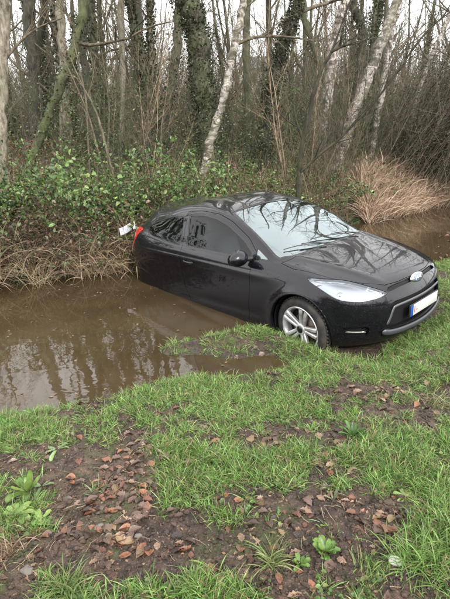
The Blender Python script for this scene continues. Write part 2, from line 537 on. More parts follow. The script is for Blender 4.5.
def offset_poly(P, d):
    """grow a closed 2-D outline by d"""
    P = [Vector(p) for p in P]
    a = sum(P[i].x * P[(i + 1) % len(P)].y - P[(i + 1) % len(P)].x * P[i].y for i in range(len(P)))
    s = 1 if a > 0 else -1
    out = []
    for i in range(len(P)):
        e1 = (P[i] - P[i - 1]).normalized(); e2 = (P[(i + 1) % len(P)] - P[i]).normalized()
        n1 = Vector((e1.y, -e1.x)) * s; n2 = Vector((e2.y, -e2.x)) * s
        b = (n1 + n2); L = max(b.length, .3); b.normalize()
        out.append(tuple(P[i] + b * (d / max(L / 2, .45))))
    return out


def smooth_poly(P, n=3):
    P = [np.array(p, float) for p in P]; k = len(P); out = []
    for i in range(k):
        p0, p1, p2, p3 = P[i - 1], P[i], P[(i + 1) % k], P[(i + 2) % k]
        for t in np.arange(n) / n:
            out.append(tuple(.5 * ((2 * p1) + (-p0 + p2) * t + (2 * p0 - 5 * p1 + 4 * p2 - p3) * t * t + (-p0 + 3 * p1 - 3 * p2 + p3) * t ** 3)))
    return out


def round_poly(P, r=.03, n=3):
    """a polygon with its corners rounded"""
    P = [np.array(p, float) for p in P]; k = len(P); out = []
    for i in range(k):
        a, b, c = P[i - 1], P[i], P[(i + 1) % k]
        d1 = min(r, np.linalg.norm(a - b) * .45); d2 = min(r, np.linalg.norm(c - b) * .45)
        A = b + (a - b) / np.linalg.norm(a - b) * d1; Cc = b + (c - b) / np.linalg.norm(c - b) * d2
        for t in np.linspace(0, 1, n + 1):
            out.append(tuple((1 - t) ** 2 * A + 2 * t * (1 - t) * b + t * t * Cc))
    return out


def inside(p, P):
    x, y = p; c = False; j = len(P) - 1
    for i in range(len(P)):
        if (P[i][1] > y) != (P[j][1] > y) and x < (P[j][0] - P[i][0]) * (y - P[i][1]) / (P[j][1] - P[i][1]) + P[i][0]:
            c = not c
        j = i
    return c


REG = bm.faces.layers.int.new('reg')
PROJ = {
    'R': (Vector((1, 0, 0)), Vector((0, 0, 1)), lambda c, n: c.y < -.3),
    'L': (Vector((1, 0, 0)), Vector((0, 0, 1)), lambda c, n: c.y > .3),
    'F': (Vector((0, 1, 0)), Vector((0, 0, 1)), lambda c, n: c.x > 1.3),
    'B': (Vector((0, 1, 0)), Vector((0, 0, 1)), lambda c, n: c.x < -1.0 and n.x < -.1),
    'T': (Vector((1, 0, 0)), Vector((0, 1, 0)), lambda c, n: n.z > .15 and c.z > .6),
    'HR': (Vector((1, 1, 0)), Vector((0, 0, 1)), lambda c, n: c.y < -.2 and c.x > 1),
    'HL': (Vector((1, -1, 0)), Vector((0, 0, 1)), lambda c, n: c.y > .2 and c.x > 1),
    'TR': (Vector((1, -1, 0)), Vector((0, 0, 1)), lambda c, n: c.y < -.3 and c.x < -1.2),
    'TL': (Vector((1, 1, 0)), Vector((0, 0, 1)), lambda c, n: c.y > .3 and c.x < -1.2),
}


def cut(P, proj, reg, only=None):
    """score the skin along outline P seen along one axis and give the faces inside it the region number"""
    U, W, cond = PROJ[proj]
    D = U.cross(W).normalized()
    us = [p[0] for p in P]; ws = [p[1] for p in P]
    lo = (min(us) - .06, min(ws) - .06); hi = (max(us) + .06, max(ws) + .06)
    cand = []
    for f in bm.faces:
        c = f.calc_center_median()
        if lo[0] < c.dot(U) < hi[0] and lo[1] < c.dot(W) < hi[1] and cond(c, f.normal):
            cand.append(f)
    k = len(P)
    Ul2 = U.length_squared
    for i in range(k):
        a, b = P[i], P[(i + 1) % k]
        A = U * (a[0] / Ul2) + W * a[1]; B = U * (b[0] / Ul2) + W * b[1]
        e = B - A
        if e.length < 1e-6: continue
        n = e.cross(D).normalized()
        ex = (Vector(b) - Vector(a)); el = ex.length; ex.normalize()
        pick = []
        for f in cand:
            dd = [(v.co - A).dot(n) for v in f.verts]
            if min(dd) < -1e-5 and max(dd) > 1e-5:
                tt = [(Vector((v.co.dot(U), v.co.dot(W))) - Vector(a)).dot(ex) for v in f.verts]
                if max(tt) > -.002 and min(tt) < el + .002:
                    pick.append(f)
        if not pick: continue
        geom = set(pick)
        for f in pick: geom.update(f.edges); geom.update(f.verts)
        r = bmesh.ops.bisect_plane(bm, geom=list(geom), plane_co=A, plane_no=n, dist=1e-6)
        new = set(cand); new.update(g for g in r['geom'] if isinstance(g, bmesh.types.BMFace))
        cand = [f for f in new if f.is_valid]
    cnt = 0
    for f in cand:
        c = f.calc_center_median()
        if cond(c, f.normal) and inside((c.dot(U), c.dot(W)), P) and (only is None or f[REG] in only):
            f[REG] = reg; cnt += 1
    return cnt


# outlines -----------------------------------------------------------
DOOR = round_poly([(.665, .90), (.63, .60), (.56, .235), (-.43, .235), (-.50, .45), (-.555, .75), (-.548, .96), (-.545, 1.352),
                   (-.25, 1.362), (.02, 1.335), (.25, 1.265), (.55, 1.11), (.70, .965)], .04, 2)
GL_F = round_poly([(.60, .925), (-.455, .972), (-.475, 1.308), (-.22, 1.316), (.0, 1.285), (.20, 1.222), (.48, 1.080), (.62, .970)], .022, 2)
GL_T = round_poly([(.845, .930), (.685, .932), (.685, 1.02)], .012, 2)
GL_Q = round_poly([(-.605, .962), (-1.0, .998), (-1.25, 1.035), (-1.36, 1.080), (-1.395, 1.125), (-1.30, 1.180), (-1.02, 1.248), (-.82, 1.283), (-.61, 1.302)], .03, 2)
WS = [(1.090, 0), (1.085, .28), (1.065, .48), (1.035, .605), (.955, .690), (.905, .688), (.68, .640), (.42, .590), (.175, .520), (.195, .30), (.205, 0)]
WS = WS + [(x, -y) for x, y in WS[-2:0:-1]]
HOOD = [(1.99, 0), (1.965, .25), (1.925, .41), (1.80, .535), (1.62, .645), (1.42, .70), (1.18, .750), (1.02, .738), (1.075, .64), (1.12, .40), (1.135, 0)]
HOOD = HOOD + [(x, -y) for x, y in HOOD[-2:0:-1]]
LAMP = smooth_poly([(.58, .812), (.80, .806), (1.05, .785), (1.28, .742), (1.44, .70), (1.525, .662), (1.36, .640), (1.12, .640), (.90, .665), (.73, .735)], 3)
RW = [(-.50, 1.13), (-.42, 1.34), (0, 1.375), (.42, 1.34), (.50, 1.13), (0, 1.12)]
TAILL = smooth_poly([(-1.42, 1.06), (-1.08, 1.11), (-.84, 1.10), (-.87, 1.0), (-.96, .88), (-1.05, .77), (-1.42, .79)], 3)
SLOT = smooth_poly([(-.43, .672), (-.30, .682), (-.1, .686), (.1, .686), (.30, .682), (.43, .672), (.40, .705), (.2, .716), (0, .718), (-.2, .716), (-.40, .705)], 2)
MOUTH = round_poly([(-.42, .585), (.42, .585), (.46, .48), (.505, .375), (.38, .345), (-.38, .345), (-.505, .375), (-.46, .48)], .03, 2)
FOG = round_poly([(-.79, .41), (-.63, .40), (-.64, .30), (-.78, .30)], .03, 2)
FOG_L = [(-x, z) for x, z in FOG]
def circle(cx, cz, r, n=40): return [(cx + r * math.cos(t), cz + r * math.sin(t)) for t in np.linspace(0, 2 * math.pi, n, endpoint=False)]

GAP = .0045
for s_, base in (('R', 0), ('L', 50)):
    cut(offset_poly(DOOR, GAP), s_, 99)
    cut(DOOR, s_, 1 + base)
    for k, G in enumerate((GL_F, GL_T, GL_Q)):
        cut(offset_poly(G, .018 if k != 1 else .008), s_, 2 + base)
        cut(G, s_, 3 + k + base)
cut(offset_poly(HOOD, GAP), 'T', 99, only={0})
cut(HOOD, 'T', 10, only={0, 99})
cut(offset_poly(WS, .022), 'T', 12, only={0})
cut(WS, 'T', 11, only={0, 12})
for s_, base in (('HR', 0), ('HL', 50)):
    cut(offset_poly(LAMP, .003), s_, 99, only={0, 10, 99})
    cut(LAMP, s_, 7 + base)
for s_, base in (('TR', 0), ('TL', 50)):
    cut(TAILL, s_, 8 + base, only={0})
cut(RW, 'B', 13, only={0})
cut(SLOT, 'F', 99, only={0, 10, 99})
cut(MOUTH, 'F', 99, only={0})
cut(FOG, 'F', 99, only={0})
cut(FOG_L, 'F', 99, only={0})
for ax in (1.28, -1.24):
    for s_ in 'RL': cut(circle(ax, .315 if ax > 0 else .16, .352 if ax > 0 else .17), s_, 98)
# fuel flap stays closed on the far side; bumper shut lines
BUMP = [(1.50, .667), (1.42, .62), (1.44, .60), (1.52, .648)]


def take(regs, name, mtl, parent, inset=0., thick=0., double=False):
    """the faces of some regions as a panel of its own, with the normals of the smooth skin"""
    b2 = bmesh.new(); mp = {}
    for f in bm.faces:
        if f[REG] in regs:
            vs_ = []
            for v in f.verts:
                if v not in mp: mp[v] = b2.verts.new(v.co)
                vs_.append(mp[v])
            try: b2.faces.new(vs_)
            except ValueError: pass
    bmesh.ops.triangulate(b2, faces=[f for f in b2.faces if len(f.verts) > 4])
    nrm = {}
    for v in b2.verts: nrm[v] = skin_normal(v.co)[0]
    if inset:
        for v in b2.verts: v.co -= nrm[v] * inset
    normals = [nrm[v] for v in b2.verts]
    if thick:
        # a folded edge: boundary extruded inwards
        be = [e for e in b2.edges if e.is_boundary]
        r = bmesh.ops.extrude_edge_only(b2, edges=be)
        newv = [g for g in r['geom'] if isinstance(g, bmesh.types.BMVert)]
        for v in newv:
            n_, _ = skin_normal(v.co); v.co -= n_ * thick
            nrm[v] = n_
        b2.verts.index_update()
        rim = {f for f in b2.faces if any(v in set(newv) for v in ())}
        nv = set(newv)
        me = bpy.data.meshes.new(name)
        rimfaces = [i for i, f in enumerate(b2.faces) if any(v in nv for v in f.verts)]
        b2.faces.index_update()
    else:
        rimfaces = []
        me = bpy.data.meshes.new(name)
    normals = [nrm[v] for v in b2.verts]
    b2.to_mesh(me); b2.free()
    me.polygons.foreach_set('use_smooth', np.ones(len(me.polygons), bool))
    rs = set(rimfaces)
    ln = []
    for p in me.polygons:
        if p.index in rs:
            for li in p.loop_indices: ln.append(p.normal.copy())
        else:
            for li in p.loop_indices: ln.append(normals[me.loops[li].vertex_index])
    me.normals_split_custom_set([tuple(n) for n in ln])
    me.materials.append(mtl)
    return link(bpy.data.objects.new(name, me), parent)


# materials ------------------------------------------------------------
paint = mat('black_car_paint', (.006, .006, .008), .32, 0, 1.0); k = NT(paint)
k.b.inputs['Coat Roughness'].default_value = .025; k.b.inputs['Coat IOR'].default_value = 1.45
k.b.inputs['Specular IOR Level'].default_value = .5
fl = k.ramp(k.noise(900, 2), [(.55, (.003, .003, .005)), (.75, (.010, .012, .024))])
geo = k.node('ShaderNodeTexCoord')
sep = k.node('ShaderNodeSeparateXYZ'); k.l.new(geo.outputs['Object'], sep.inputs[0])
low = k.rng(sep.outputs[2], .2, .85, .585, .70)
spk = k.math('GREATER_THAN', k.noise(150, 4, .7), low)
film = k.rng(k.noise(7, 6, .7), .55, .85, .0, .07)
filmlow = k.math('MULTIPLY', film, k.rng(sep.outputs[2], .2, .95, 1.0, .25))
dirtf = k.math('MAXIMUM', k.math('MULTIPLY', spk, .55), filmlow)
k.set('Base Color', k.mix(dirtf, fl, (.085, .068, .052)))
k.set('Coat Weight', k.rng(dirtf, 0, .6, 1.0, .3)); k.b.inputs['Specular IOR Level'].default_value = .1
k.set('Roughness', k.rng(dirtf, 0, .5, .3, .75))
drop = k.node('ShaderNodeTexVoronoi'); drop.inputs['Scale'].default_value = 95
k.l.new(k.objco(), drop.inputs['Vector'])
hd = k.math('MULTIPLY', k.rng(drop.outputs['Distance'], .0, .32, 1, 0), k.math('GREATER_THAN', k.noise(28, 3, .6), .52))
hd2 = k.math('ADD', hd, k.math('MULTIPLY', k.noise(2.2, 2), .6))
bn = k.bump(hd2, .3, .003)
cb = k.node('ShaderNodeBump'); cb.inputs['Strength'].default_value = .38; cb.inputs['Distance'].default_value = .003
k.l.new(hd2, cb.inputs['Height']); k.l.new(cb.outputs[0], k.b.inputs['Coat Normal'])

black_trim = mat('black_plastic', (.012, .012, .013), .45); kk = NT(black_trim)
kk.set('Base Color', kk.ramp(kk.noise(30, 4), [(.35, (.010, .010, .011)), (.75, (.035, .031, .027))]))
gloss_trim = mat('gloss_black_trim', (.012, .012, .014), .18)
dark_inner = mat('dark_cabin_lining', (.010, .010, .011), .9, spec=.15)
chrome = mat('bright_metal', (.72, .73, .75), .16, 1.0)
grey_trim = mat('dull_silver_trim', (.11, .115, .125), .38, .5)
lip_trim = mat('grey_lip_plastic', (.050, .053, .060), .35)
alloy = mat('silver_alloy', (.7, .7, .72), .32, .6); ka = NT(alloy)
ka.set('Base Color', ka.ramp(ka.noise(14, 5), [(.45, (.72, .72, .74)), (.75, (.30, .26, .22))]))
rubber = mat('tyre_rubber', (.018, .018, .018), .75); kr = NT(rubber)
kr.set('Base Color', kr.ramp(kr.noise(9, 5), [(.45, (.014, .014, .014)), (.75, (.06, .047, .034))]))
seat_m = mat('grey_seat_fabric', (.26, .30, .33), .9)


def glass_mat(name, tint, refl=1.45, base=.0):
    m = bpy.data.materials.new(name); m.use_nodes = True
    n = m.node_tree.nodes; l = m.node_tree.links; n.clear()
    out = n.new('ShaderNodeOutputMaterial'); mx = n.new('ShaderNodeMixShader')
    tr = n.new('ShaderNodeBsdfTransparent'); gl = n.new('ShaderNodeBsdfGlossy'); fr = n.new('ShaderNodeFresnel')
    fr.inputs['IOR'].default_value = refl
    tr.inputs['Color'].default_value = (*tint, 1); gl.inputs['Roughness'].default_value = .022
    add = n.new('ShaderNodeMath'); add.operation = 'ADD'; add.inputs[1].default_value = base; add.use_clamp = True
    l.new(fr.outputs[0], add.inputs[0]); l.new(add.outputs[0], mx.inputs[0])
    l.new(tr.outputs[0], mx.inputs[1]); l.new(gl.outputs[0], mx.inputs[2]); l.new(mx.outputs[0], out.inputs[0])
    return m
glass = glass_mat('side_window_glass', (.27, .32, .33), 1.45, .0)
wglass = glass_mat('windscreen_glass', (.50, .56, .56), 1.8, .17)
wglass.node_tree.nodes['Glossy BSDF'].inputs['Color'].default_value = (.86, .97, 1, 1)

# rain film on the windscreen
lens = mat('headlamp_lens', (.9, .92, .93), .05)
lens.node_tree.nodes['Principled BSDF'].inputs['Transmission Weight'].default_value = .0
lens = glass_mat('clear_lamp_cover', (.93, .95, .96), 1.45, .04)
red = mat('red_lamp_plastic', (.42, .010, .012), .12, 0, 1.0)
kd = NT(red); kd.set('Base Color', kd.ramp(kd.noise(6, 2), [(.4, (.36, .008, .010)), (.6, (.55, .03, .025))]))

# assembly -------------------------------------------------------------
car = empty('car')
CARM = Matrix([[0.65674, 0.74851, -0.09175, 0.532], [-0.75003, 0.66098, 0.02363, 5.6303], [0.07834, 0.0533, 0.9955, -0.2052], [0, 0, 0, 1]])
tag(car, 'black three-door hatchback nose up on the bank with its tail sunk in the brown water', 'car')
body = take({0}, 'body', paint, car, thick=.022)
take({10}, 'bonnet', paint, car, thick=.018)
doorR = take({1}, 'door', paint, car, thick=.02)
doorL = take({51}, 'door', paint, car, thick=.02)
for b_, d_ in ((0, doorR), (50, doorL)):
    # rubber frames round the panes
    lo_ = [f for f in bm.faces if f[REG] == 2 + b_]
take({2, 52}, 'window_seal', gloss_trim, car, inset=.002, thick=.012)
take({12}, 'windscreen_seal', black_trim, car, inset=.002, thick=.012)
for b_, d_ in ((0, doorR), (50, doorL)):
    take({3 + b_}, 'door_window', glass, d_, inset=.006)
    take({4 + b_}, 'small_front_window', wglass, car, inset=.005)
    take({5 + b_}, 'rear_side_window', glass, car, inset=.006)
    take({7 + b_}, 'headlight', lens, car, inset=.001)
    take({8 + b_}, 'tail_light', red, car, inset=-.003, thick=.02)
take({11}, 'windscreen', wglass, car, inset=.005)
take({13}, 'rear_window', glass, car, inset=.005)

# dark cabin lining: the same skin 3 cm further in, open at the glass
b2 = bmesh.new(); mp = {}
for f in bm.faces:
    if f[REG] in {0, 1, 51, 10, 2, 52, 12, 99}:
        vs_ = []
        for v in f.verts:
            if v not in mp:
                n_, _ = skin_normal(v.co)
                mp[v] = b2.verts.new(v.co - n_ * .032)
            vs_.append(mp[v])
        if len(set(vs_)) > 2:
            try: b2.faces.new(vs_)
            except ValueError: pass
bm_obj('cabin_lining', b2, dark_inner, car)


def on_skin(p, d, proud=.0):
    """first point of the skin met from p along d, and its normal"""
    h = SKIN.ray_cast(Vector(p), Vector(d))
    if h[0] is None: return None, None
    n, _ = skin_normal(h[0]); return h[0] + n * proud, n


def slab(bmx, cx, cy, cz, sx, sy, sz, bev=.0, rot=None):
    r = bmesh.ops.create_cube(bmx, size=1)
    M_ = Matrix.Translation((cx, cy, cz)) @ (rot.to_4x4() if rot else Matrix.Identity(4)) @ Matrix.Diagonal((sx, sy, sz, 1))
    bmesh.ops.transform(bmx, matrix=M_, verts=r['verts'])
    if bev:
        es = list({e for v in r['verts'] for e in v.link_edges})
        bmesh.ops.bevel(bmx, geom=es, offset=bev, segments=2, affect='EDGES', profile=.5)


# wheel housings and underbody
bx = bmesh.new()
slab(bx, .0, 0, .24, 3.3, 1.28, .10, .03)
slab(bx, 1.45, 0, .45, .75, 1.0, .42, .05)
slab(bx, -1.35, 0, .45, .7, 1.1, .42, .05)
bm_obj('underbody', bx, dark_inner, car, True, 40)
for ax in (1.28, -1.24):
    for sy in (-1, 1):
        mb = MB()
        th = np.linspace(-.25, math.pi + .25, 26)
        prof = [(.338, .835), (.345, .80), (.36, .60), (.345, .50), (.0, .49)]
        V = np.array([[ax + r_ * math.cos(t), sy * y_, (.315 if ax > 0 else .17) + r_ * math.sin(t)] for r_, y_ in prof for t in th])
        Q = [[a * 26 + b, a * 26 + b + 1, (a + 1) * 26 + b + 1, (a + 1) * 26 + b] for a in range(4) for b in range(25)]
        mb.add(V, Q); mb.build('wheel_arch_liner', dark_inner, car)

# wheels ---------------------------------------------------------------
def lathe(prof, n=48):
    V = np.array([[r * math.cos(t), y, r * math.sin(t)] for r, y in prof for t in np.linspace(0, 2 * math.pi, n, endpoint=False)])
    Q = [[a * n + b, a * n + (b + 1) % n, (a + 1) * n + (b + 1) % n, (a + 1) * n + b] for a in range(len(prof) - 1) for b in range(n)]
    return V, Q


def make_wheel(cx, sy, cz, steer=0., src=None):
    w = bpy.data.objects.new('wheel', None); link(w, car)
    w.location = (cx, sy * .755, cz); w.scale = (1.04, 1, 1.04); w.rotation_euler = (0, R_(17), (math.pi if sy > 0 else 0) + steer)
    if src:
        for c in src.children:
            d = c.copy(); link(d, w)
        return w
    # outer face towards -y
    mb = MB()
    prof = [(.217, .09), (.245, .098), (.285, .092), (.302, .06), (.304, 0), (.302, -.06), (.288, -.090), (.26, -.099), (.235, -.096), (.217, -.088)]
    V, Q = lathe(prof, 56); mb.add(V, Q)
    for t in np.linspace(0, 2 * math.pi, 56, endpoint=False):      # tread blocks
        for y0 in (-.052, -.018, .018, .052):
            a = np.array([[math.cos(t + dt) * r, y0 + dy, math.sin(t + dt) * r] for r in (.300, .311) for dt in (-.036, .036) for dy in (-.014, .014)])
            mb.add(a, [[0, 1, 3, 2], [4, 6, 7, 5], [0, 2, 6, 4], [1, 5, 7, 3], [0, 4, 5, 1], [2, 3, 7, 6]])
    mb.build('tyre', rubber, w)
    mb = MB()
    V, Q = lathe([(.203, .085), (.19, .07), (.185, .0), (.186, -.055), (.196, -.078), (.207, -.088), (.212, -.095), (.207, -.1), (.196, -.094), (.188, -.07)], 56)
    mb.add(V, Q)
    for s5 in range(5):
        for dd in (-1, 1):
            a0 = math.pi / 2 + s5 * 2 * math.pi / 5
            P = []
            for r_ in np.linspace(.035, .198, 7):
                wob = dd * (.016 + .016 * ((r_ - .035) / .16) ** 1.2)
                P.append((r_ * math.cos(a0) - wob * math.sin(a0), -.083 + .012 * math.cos((r_ / .2) * 3.14), r_ * math.sin(a0) + wob * math.cos(a0)))
            P = np.array(P)
            T_ = np.array([math.cos(a0), 0, math.sin(a0)]); Sx = np.array([-math.sin(a0), 0, math.cos(a0)])
            ring = []
            for i, p in enumerate(P):
                hw = .0135 + .005 * i / 6
                for q in ((-hw, .022), (-hw, -.002), (-hw * .5, -.009), (hw * .5, -.009), (hw, -.002), (hw, .022)):
                    ring.append(p + Sx * q[0] + np.array([0, q[1], 0]))
            Q = [[a * 6 + b, a * 6 + (b + 1) % 6, (a + 1) * 6 + (b + 1) % 6, (a + 1) * 6 + b] for a in range(6) for b in range(6)]
            mb.add(ring, Q)
    V, Q = lathe([(.052, -.05), (.052, -.086), (.046, -.094), (.034, -.096)], 28); mb.add(V, Q)
    rim = mb.build('rim', alloy, w); rim.scale = (1.055, 1, 1.055)
    rim.data.set_sharp_from_angle(angle=R_(35))
    mb = MB(); V, Q = lathe([(.034, -.094), (.031, -.098), (.0005, -.100)], 28); mb.add(V, Q); mb.build('hub_cap', gloss_trim, w)
    mb = MB(); V, Q = lathe([(.02, -.03), (.135, -.03), (.135, -.015), (.02, -.015)], 40); mb.add(V, Q); mb.build('brake_disc', mat('brake_steel', (.16, .13, .11), .5, .8), w)
    mb = MB(); V, Q = lathe([(.0005, -.012), (.19, -.012)], 40); mb.add(V, Q); mb.build('wheel_back', dark_inner, w)
    return w


w0 = make_wheel(1.29, -1, .305, R_(-4))
make_wheel(1.285, 1, .305, R_(-4), w0)
make_wheel(-1.24, -1, .06, 0, w0)      # the tail floats, so the rear wheels hang low
make_wheel(-1.24, 1, .06, 0, w0)

# front: grille, plate, lips ---------------------------------------------
bx = bmesh.new()
def front_grid(zs, hw, back, proudx=0):
    pts = []
    for z in zs:
        row = []
        for y in np.linspace(-hw, hw, 25):
            p, n = on_skin((3, y, z), (-1, 0, 0))
            row.append(bx.verts.new((p.x - back + proudx, y, z)) if p else None)
        pts.append(row)
    for a in range(len(pts) - 1):
        for b in range(24):
            if all((pts[a][b], pts[a][b + 1], pts[a + 1][b + 1], pts[a + 1][b])):
                bx.faces.new((pts[a][b], pts[a][b + 1], pts[a + 1][b + 1], pts[a + 1][b]))
front_grid(np.linspace(.30, .60, 6), .60, .055)
front_grid(np.linspace(.655, .735, 3), .46, .035)
bm_obj('grille_backing', bx, mat('grille_dark', (.006, .006, .006), .8), car)

mb = MB()          # honeycomb mesh of the grille
for zr in np.arange(.335, .58, .028):
    for side_ in (0,):
        P = []
        for y in np.linspace(-.55, .55, 41):
            p, n = on_skin((3, y, zr), (-1, 0, 0))
            P.append((p.x - .038, y, zr + (.007 if int(round(y / .0275)) % 2 else -.007)))
        mb.tube(P, .0035, 4)
for zr in (.693, .706):
    P = [(on_skin((3, y, zr), (-1, 0, 0))[0].x - .018, y, zr) for y in np.linspace(-.41, .41, 25)]
    mb.tube(P, .0032, 4)
mb.build('grille_mesh', gloss_trim, car)


def skin_strip(name, pts2, width, proud, mtl, parent, D=(-1, 0, 0), org=3., axis='F', sides=8, flat=.5):
    """a moulding that follows the skin through (y, z) or (x, z) points"""
    P = []; Ns = []
    for a, z in catmull(np.array(pts2, float), 5):
        if axis == 'F': p, n = on_skin((3, a, z), (-1, 0, 0))
        elif axis == 'R': p, n = on_skin((a, -2, z), (0, 1, 0))
        else: p, n = on_skin((a, 2, z), (0, -1, 0))
        if p is None: continue
        P.append(np.array(p + n * proud)); Ns.append(np.array(n))
    P = np.array(P); Ns = np.array(Ns)
    T = np.gradient(P, axis=0); T /= np.linalg.norm(T, axis=1)[:, None]
    S_ = np.cross(T, Ns); S_ /= np.linalg.norm(S_, axis=1)[:, None]
    N2 = np.cross(S_, T)
    V = []
    for i in range(len(P)):
        e = 1. if 0 < i < len(P) - 1 else .3
        for t in np.arange(sides) * 2 * math.pi / sides + math.pi / sides:
            V.append(P[i] + S_[i] * math.cos(t) * width / 2 * e + N2[i] * math.sin(t) * width / 2 * flat * e)
    Q = [[a * sides + b, a * sides + (b + 1) % sides, (a + 1) * sides + (b + 1) % sides, (a + 1) * sides + b] for a in range(len(P) - 1) for b in range(sides)]
    mb = MB(); mb.add(V, Q, None)
    return mb.build(name, mtl, parent)


skin_strip('grille_surround', [(-.485, .385), (-.455, .445), (-.42, .520), (-.38, .538), (-.2, .543), (0, .544), (.2, .543), (.38, .538), (.42, .520), (.455, .445), (.485, .385)], .026, .004, grey_trim, car)
skin_strip('bumper_lip', [(-.53, .325), (-.42, .298), (-.2, .284), (0, .280), (.2, .284), (.42, .298), (.53, .325)], .062, .012, lip_trim, car, flat=.45)
for sg in (-1, 1):
    skin_strip('fog_lamp_trim', [(sg * .655, .345), (sg * .72, .352), (sg * .775, .358)], .018, -.004, chrome, car)

# number plate: white, blue band, black characters
mb = MB()
px = on_skin((3, 0, .45), (-1, 0, 0))[0].x + .012
plate = bpy.data.objects.new('number_plate', None); link(plate, car)
plate.location = (px, 0, .452); plate.rotation_euler = (0, R_(4), 0)
bx = bmesh.new(); slab(bx, 0, 0, 0, .012, .53, .118, .004); bm_obj('plate_holder', bx, black_trim, plate, True, 40)
white_m = mat('plate_white', (.50, .49, .48), .4)
bx = bmesh.new(); slab(bx, .0085, .024, 0, .003, .462, .106, .0012); bm_obj('plate_panel', bx, white_m, plate, True, 40)
bx = bmesh.new(); slab(bx, .0085, -.2335, 0, .003, .047, .106, .0012); bm_obj('country_band', bx, mat('plate_blue', (.012, .07, .30), .35), plate, True, 40)
def text(body_, size, loc, rot, mtl, parent, name='lettering', ext=.0004):
    cu = bpy.data.curves.new(name, 'FONT'); cu.body = body_; cu.size = size; cu.align_x = 'CENTER'; cu.align_y = 'CENTER'; cu.extrude = ext
    o = bpy.data.objects.new(name, cu); COL.objects.link(o)
    bpy.context.view_layer.update()
    me = bpy.data.meshes.new_from_object(o); bpy.data.objects.remove(o)
    me.materials.append(mtl)
    o = link(bpy.data.objects.new(name, me), parent); o.location = loc; o.rotation_euler = rot
    return o
RF = (math.pi / 2, 0, math.pi / 2)
text('1-', .098, (.0106, -.170, 0), RF, mat('plate_red', (.45, .03, .02), .4), plate)

# badge on the nose
badge = bpy.data.objects.new('badge', None); link(badge, car)
bp, bnrm = on_skin((3, 0, .700), (-1, 0, 0))
badge.location = bp + Vector((.010, 0, 0)); badge.rotation_euler = (0, R_(-14), 0)
def oval(name, a, b, x0, x1, mtl, parent, n=40):
    V = [(x0, a * math.cos(t), b * math.sin(t)) for t in np.linspace(0, 2 * math.pi, n, endpoint=False)]
    V += [(x1, .93 * a * math.cos(t), .93 * b * math.sin(t)) for t in np.linspace(0, 2 * math.pi, n, endpoint=False)]
    V += [(x1 + .001, 0, 0)]
    Q = [[i, (i + 1) % n, n + (i + 1) % n, n + i] for i in range(n)]
    T = [[n + i, n + (i + 1) % n, 2 * n] for i in range(n)]
    mb = MB(); mb.add(V, Q, T); return mb.build(name, mtl, parent)
badge.scale = (1.2, 1.25, 1.3)
oval('badge_rim', .083, .035, -.012, .004, chrome, badge)
oval('badge_field', .074, .028, .002, .0065, mat('badge_silver_blue', (.22, .27, .36), .22, .6), badge)
script = MB()
for P in ([(-.052, .008), (-.040, .016), (-.022, .013), (-.030, -.002), (-.043, -.014), (-.050, -.008)], [(-.041, .001), (-.022, .003)],
          [(-.022, -.006), (-.013, .004), (-.004, -.002), (-.012, -.010), (-.020, -.004)], [(.002, .004), (.004, -.009), (.008, .003), (.016, .004)],
          [(.038, .013), (.030, -.008), (.040, -.009)], [(.031, .001), (.022, .002), (.020, -.008), (.030, -.006)]):
    script.tube([(.0085, y, z) for y, z in catmull(np.array(P), 4)], .0020, 5)
script.build('badge_script', chrome, badge)

# headlamp insides
for sg in (-1, 1):
    hl = [o for o in car.children if o.name.startswith('headlight')][0 if sg < 0 else 1]
    b3 = bmesh.new()
    reg = 7 if sg < 0 else 57
    mp = {}
    for f in bm.faces:
        if f[REG] == reg:
            vs_ = []
            for v in f.verts:
                if v not in mp:
                    n_, _ = skin_normal(v.co); mp[v] = b3.verts.new(v.co - n_ * .035)
                vs_.append(mp[v])
            b3.faces.new(vs_)
    be = [e for e in b3.edges if e.is_boundary]
    r = bmesh.ops.extrude_edge_only(b3, edges=be)
    for v in [g for g in r['geom'] if isinstance(g, bmesh.types.BMVert)]:
        n_, _ = skin_normal(v.co); v.co += n_ * .033
    refl = mat('lamp_reflector', (.40, .42, .45), .25, .85)
    bm_obj('reflector', b3, refl, hl)
    for (hx, hy, hz, rr) in ((1.50, .665, .735, .046), (1.70, .575, .695, .038)):
        p, n = on_skin((hx, sg * 2, hz), (0, -sg, 0))
        fwd = (n + Vector((.6, 0, 0))).normalized()
        qd = fwd.to_track_quat('Y', 'Z')
        V, Q = lathe([(rr, .0), (rr * .95, -.006), (rr * .62, -.022), (rr * .45, -.012), (.0005, .004)], 26)
        mb = MB(); mb.add(V, Q)
        o = mb.build('lamp_bowl', chrome, hl); o.location = p - n * .034; o.rotation_mode = 'QUATERNION'; o.rotation_quaternion = qd

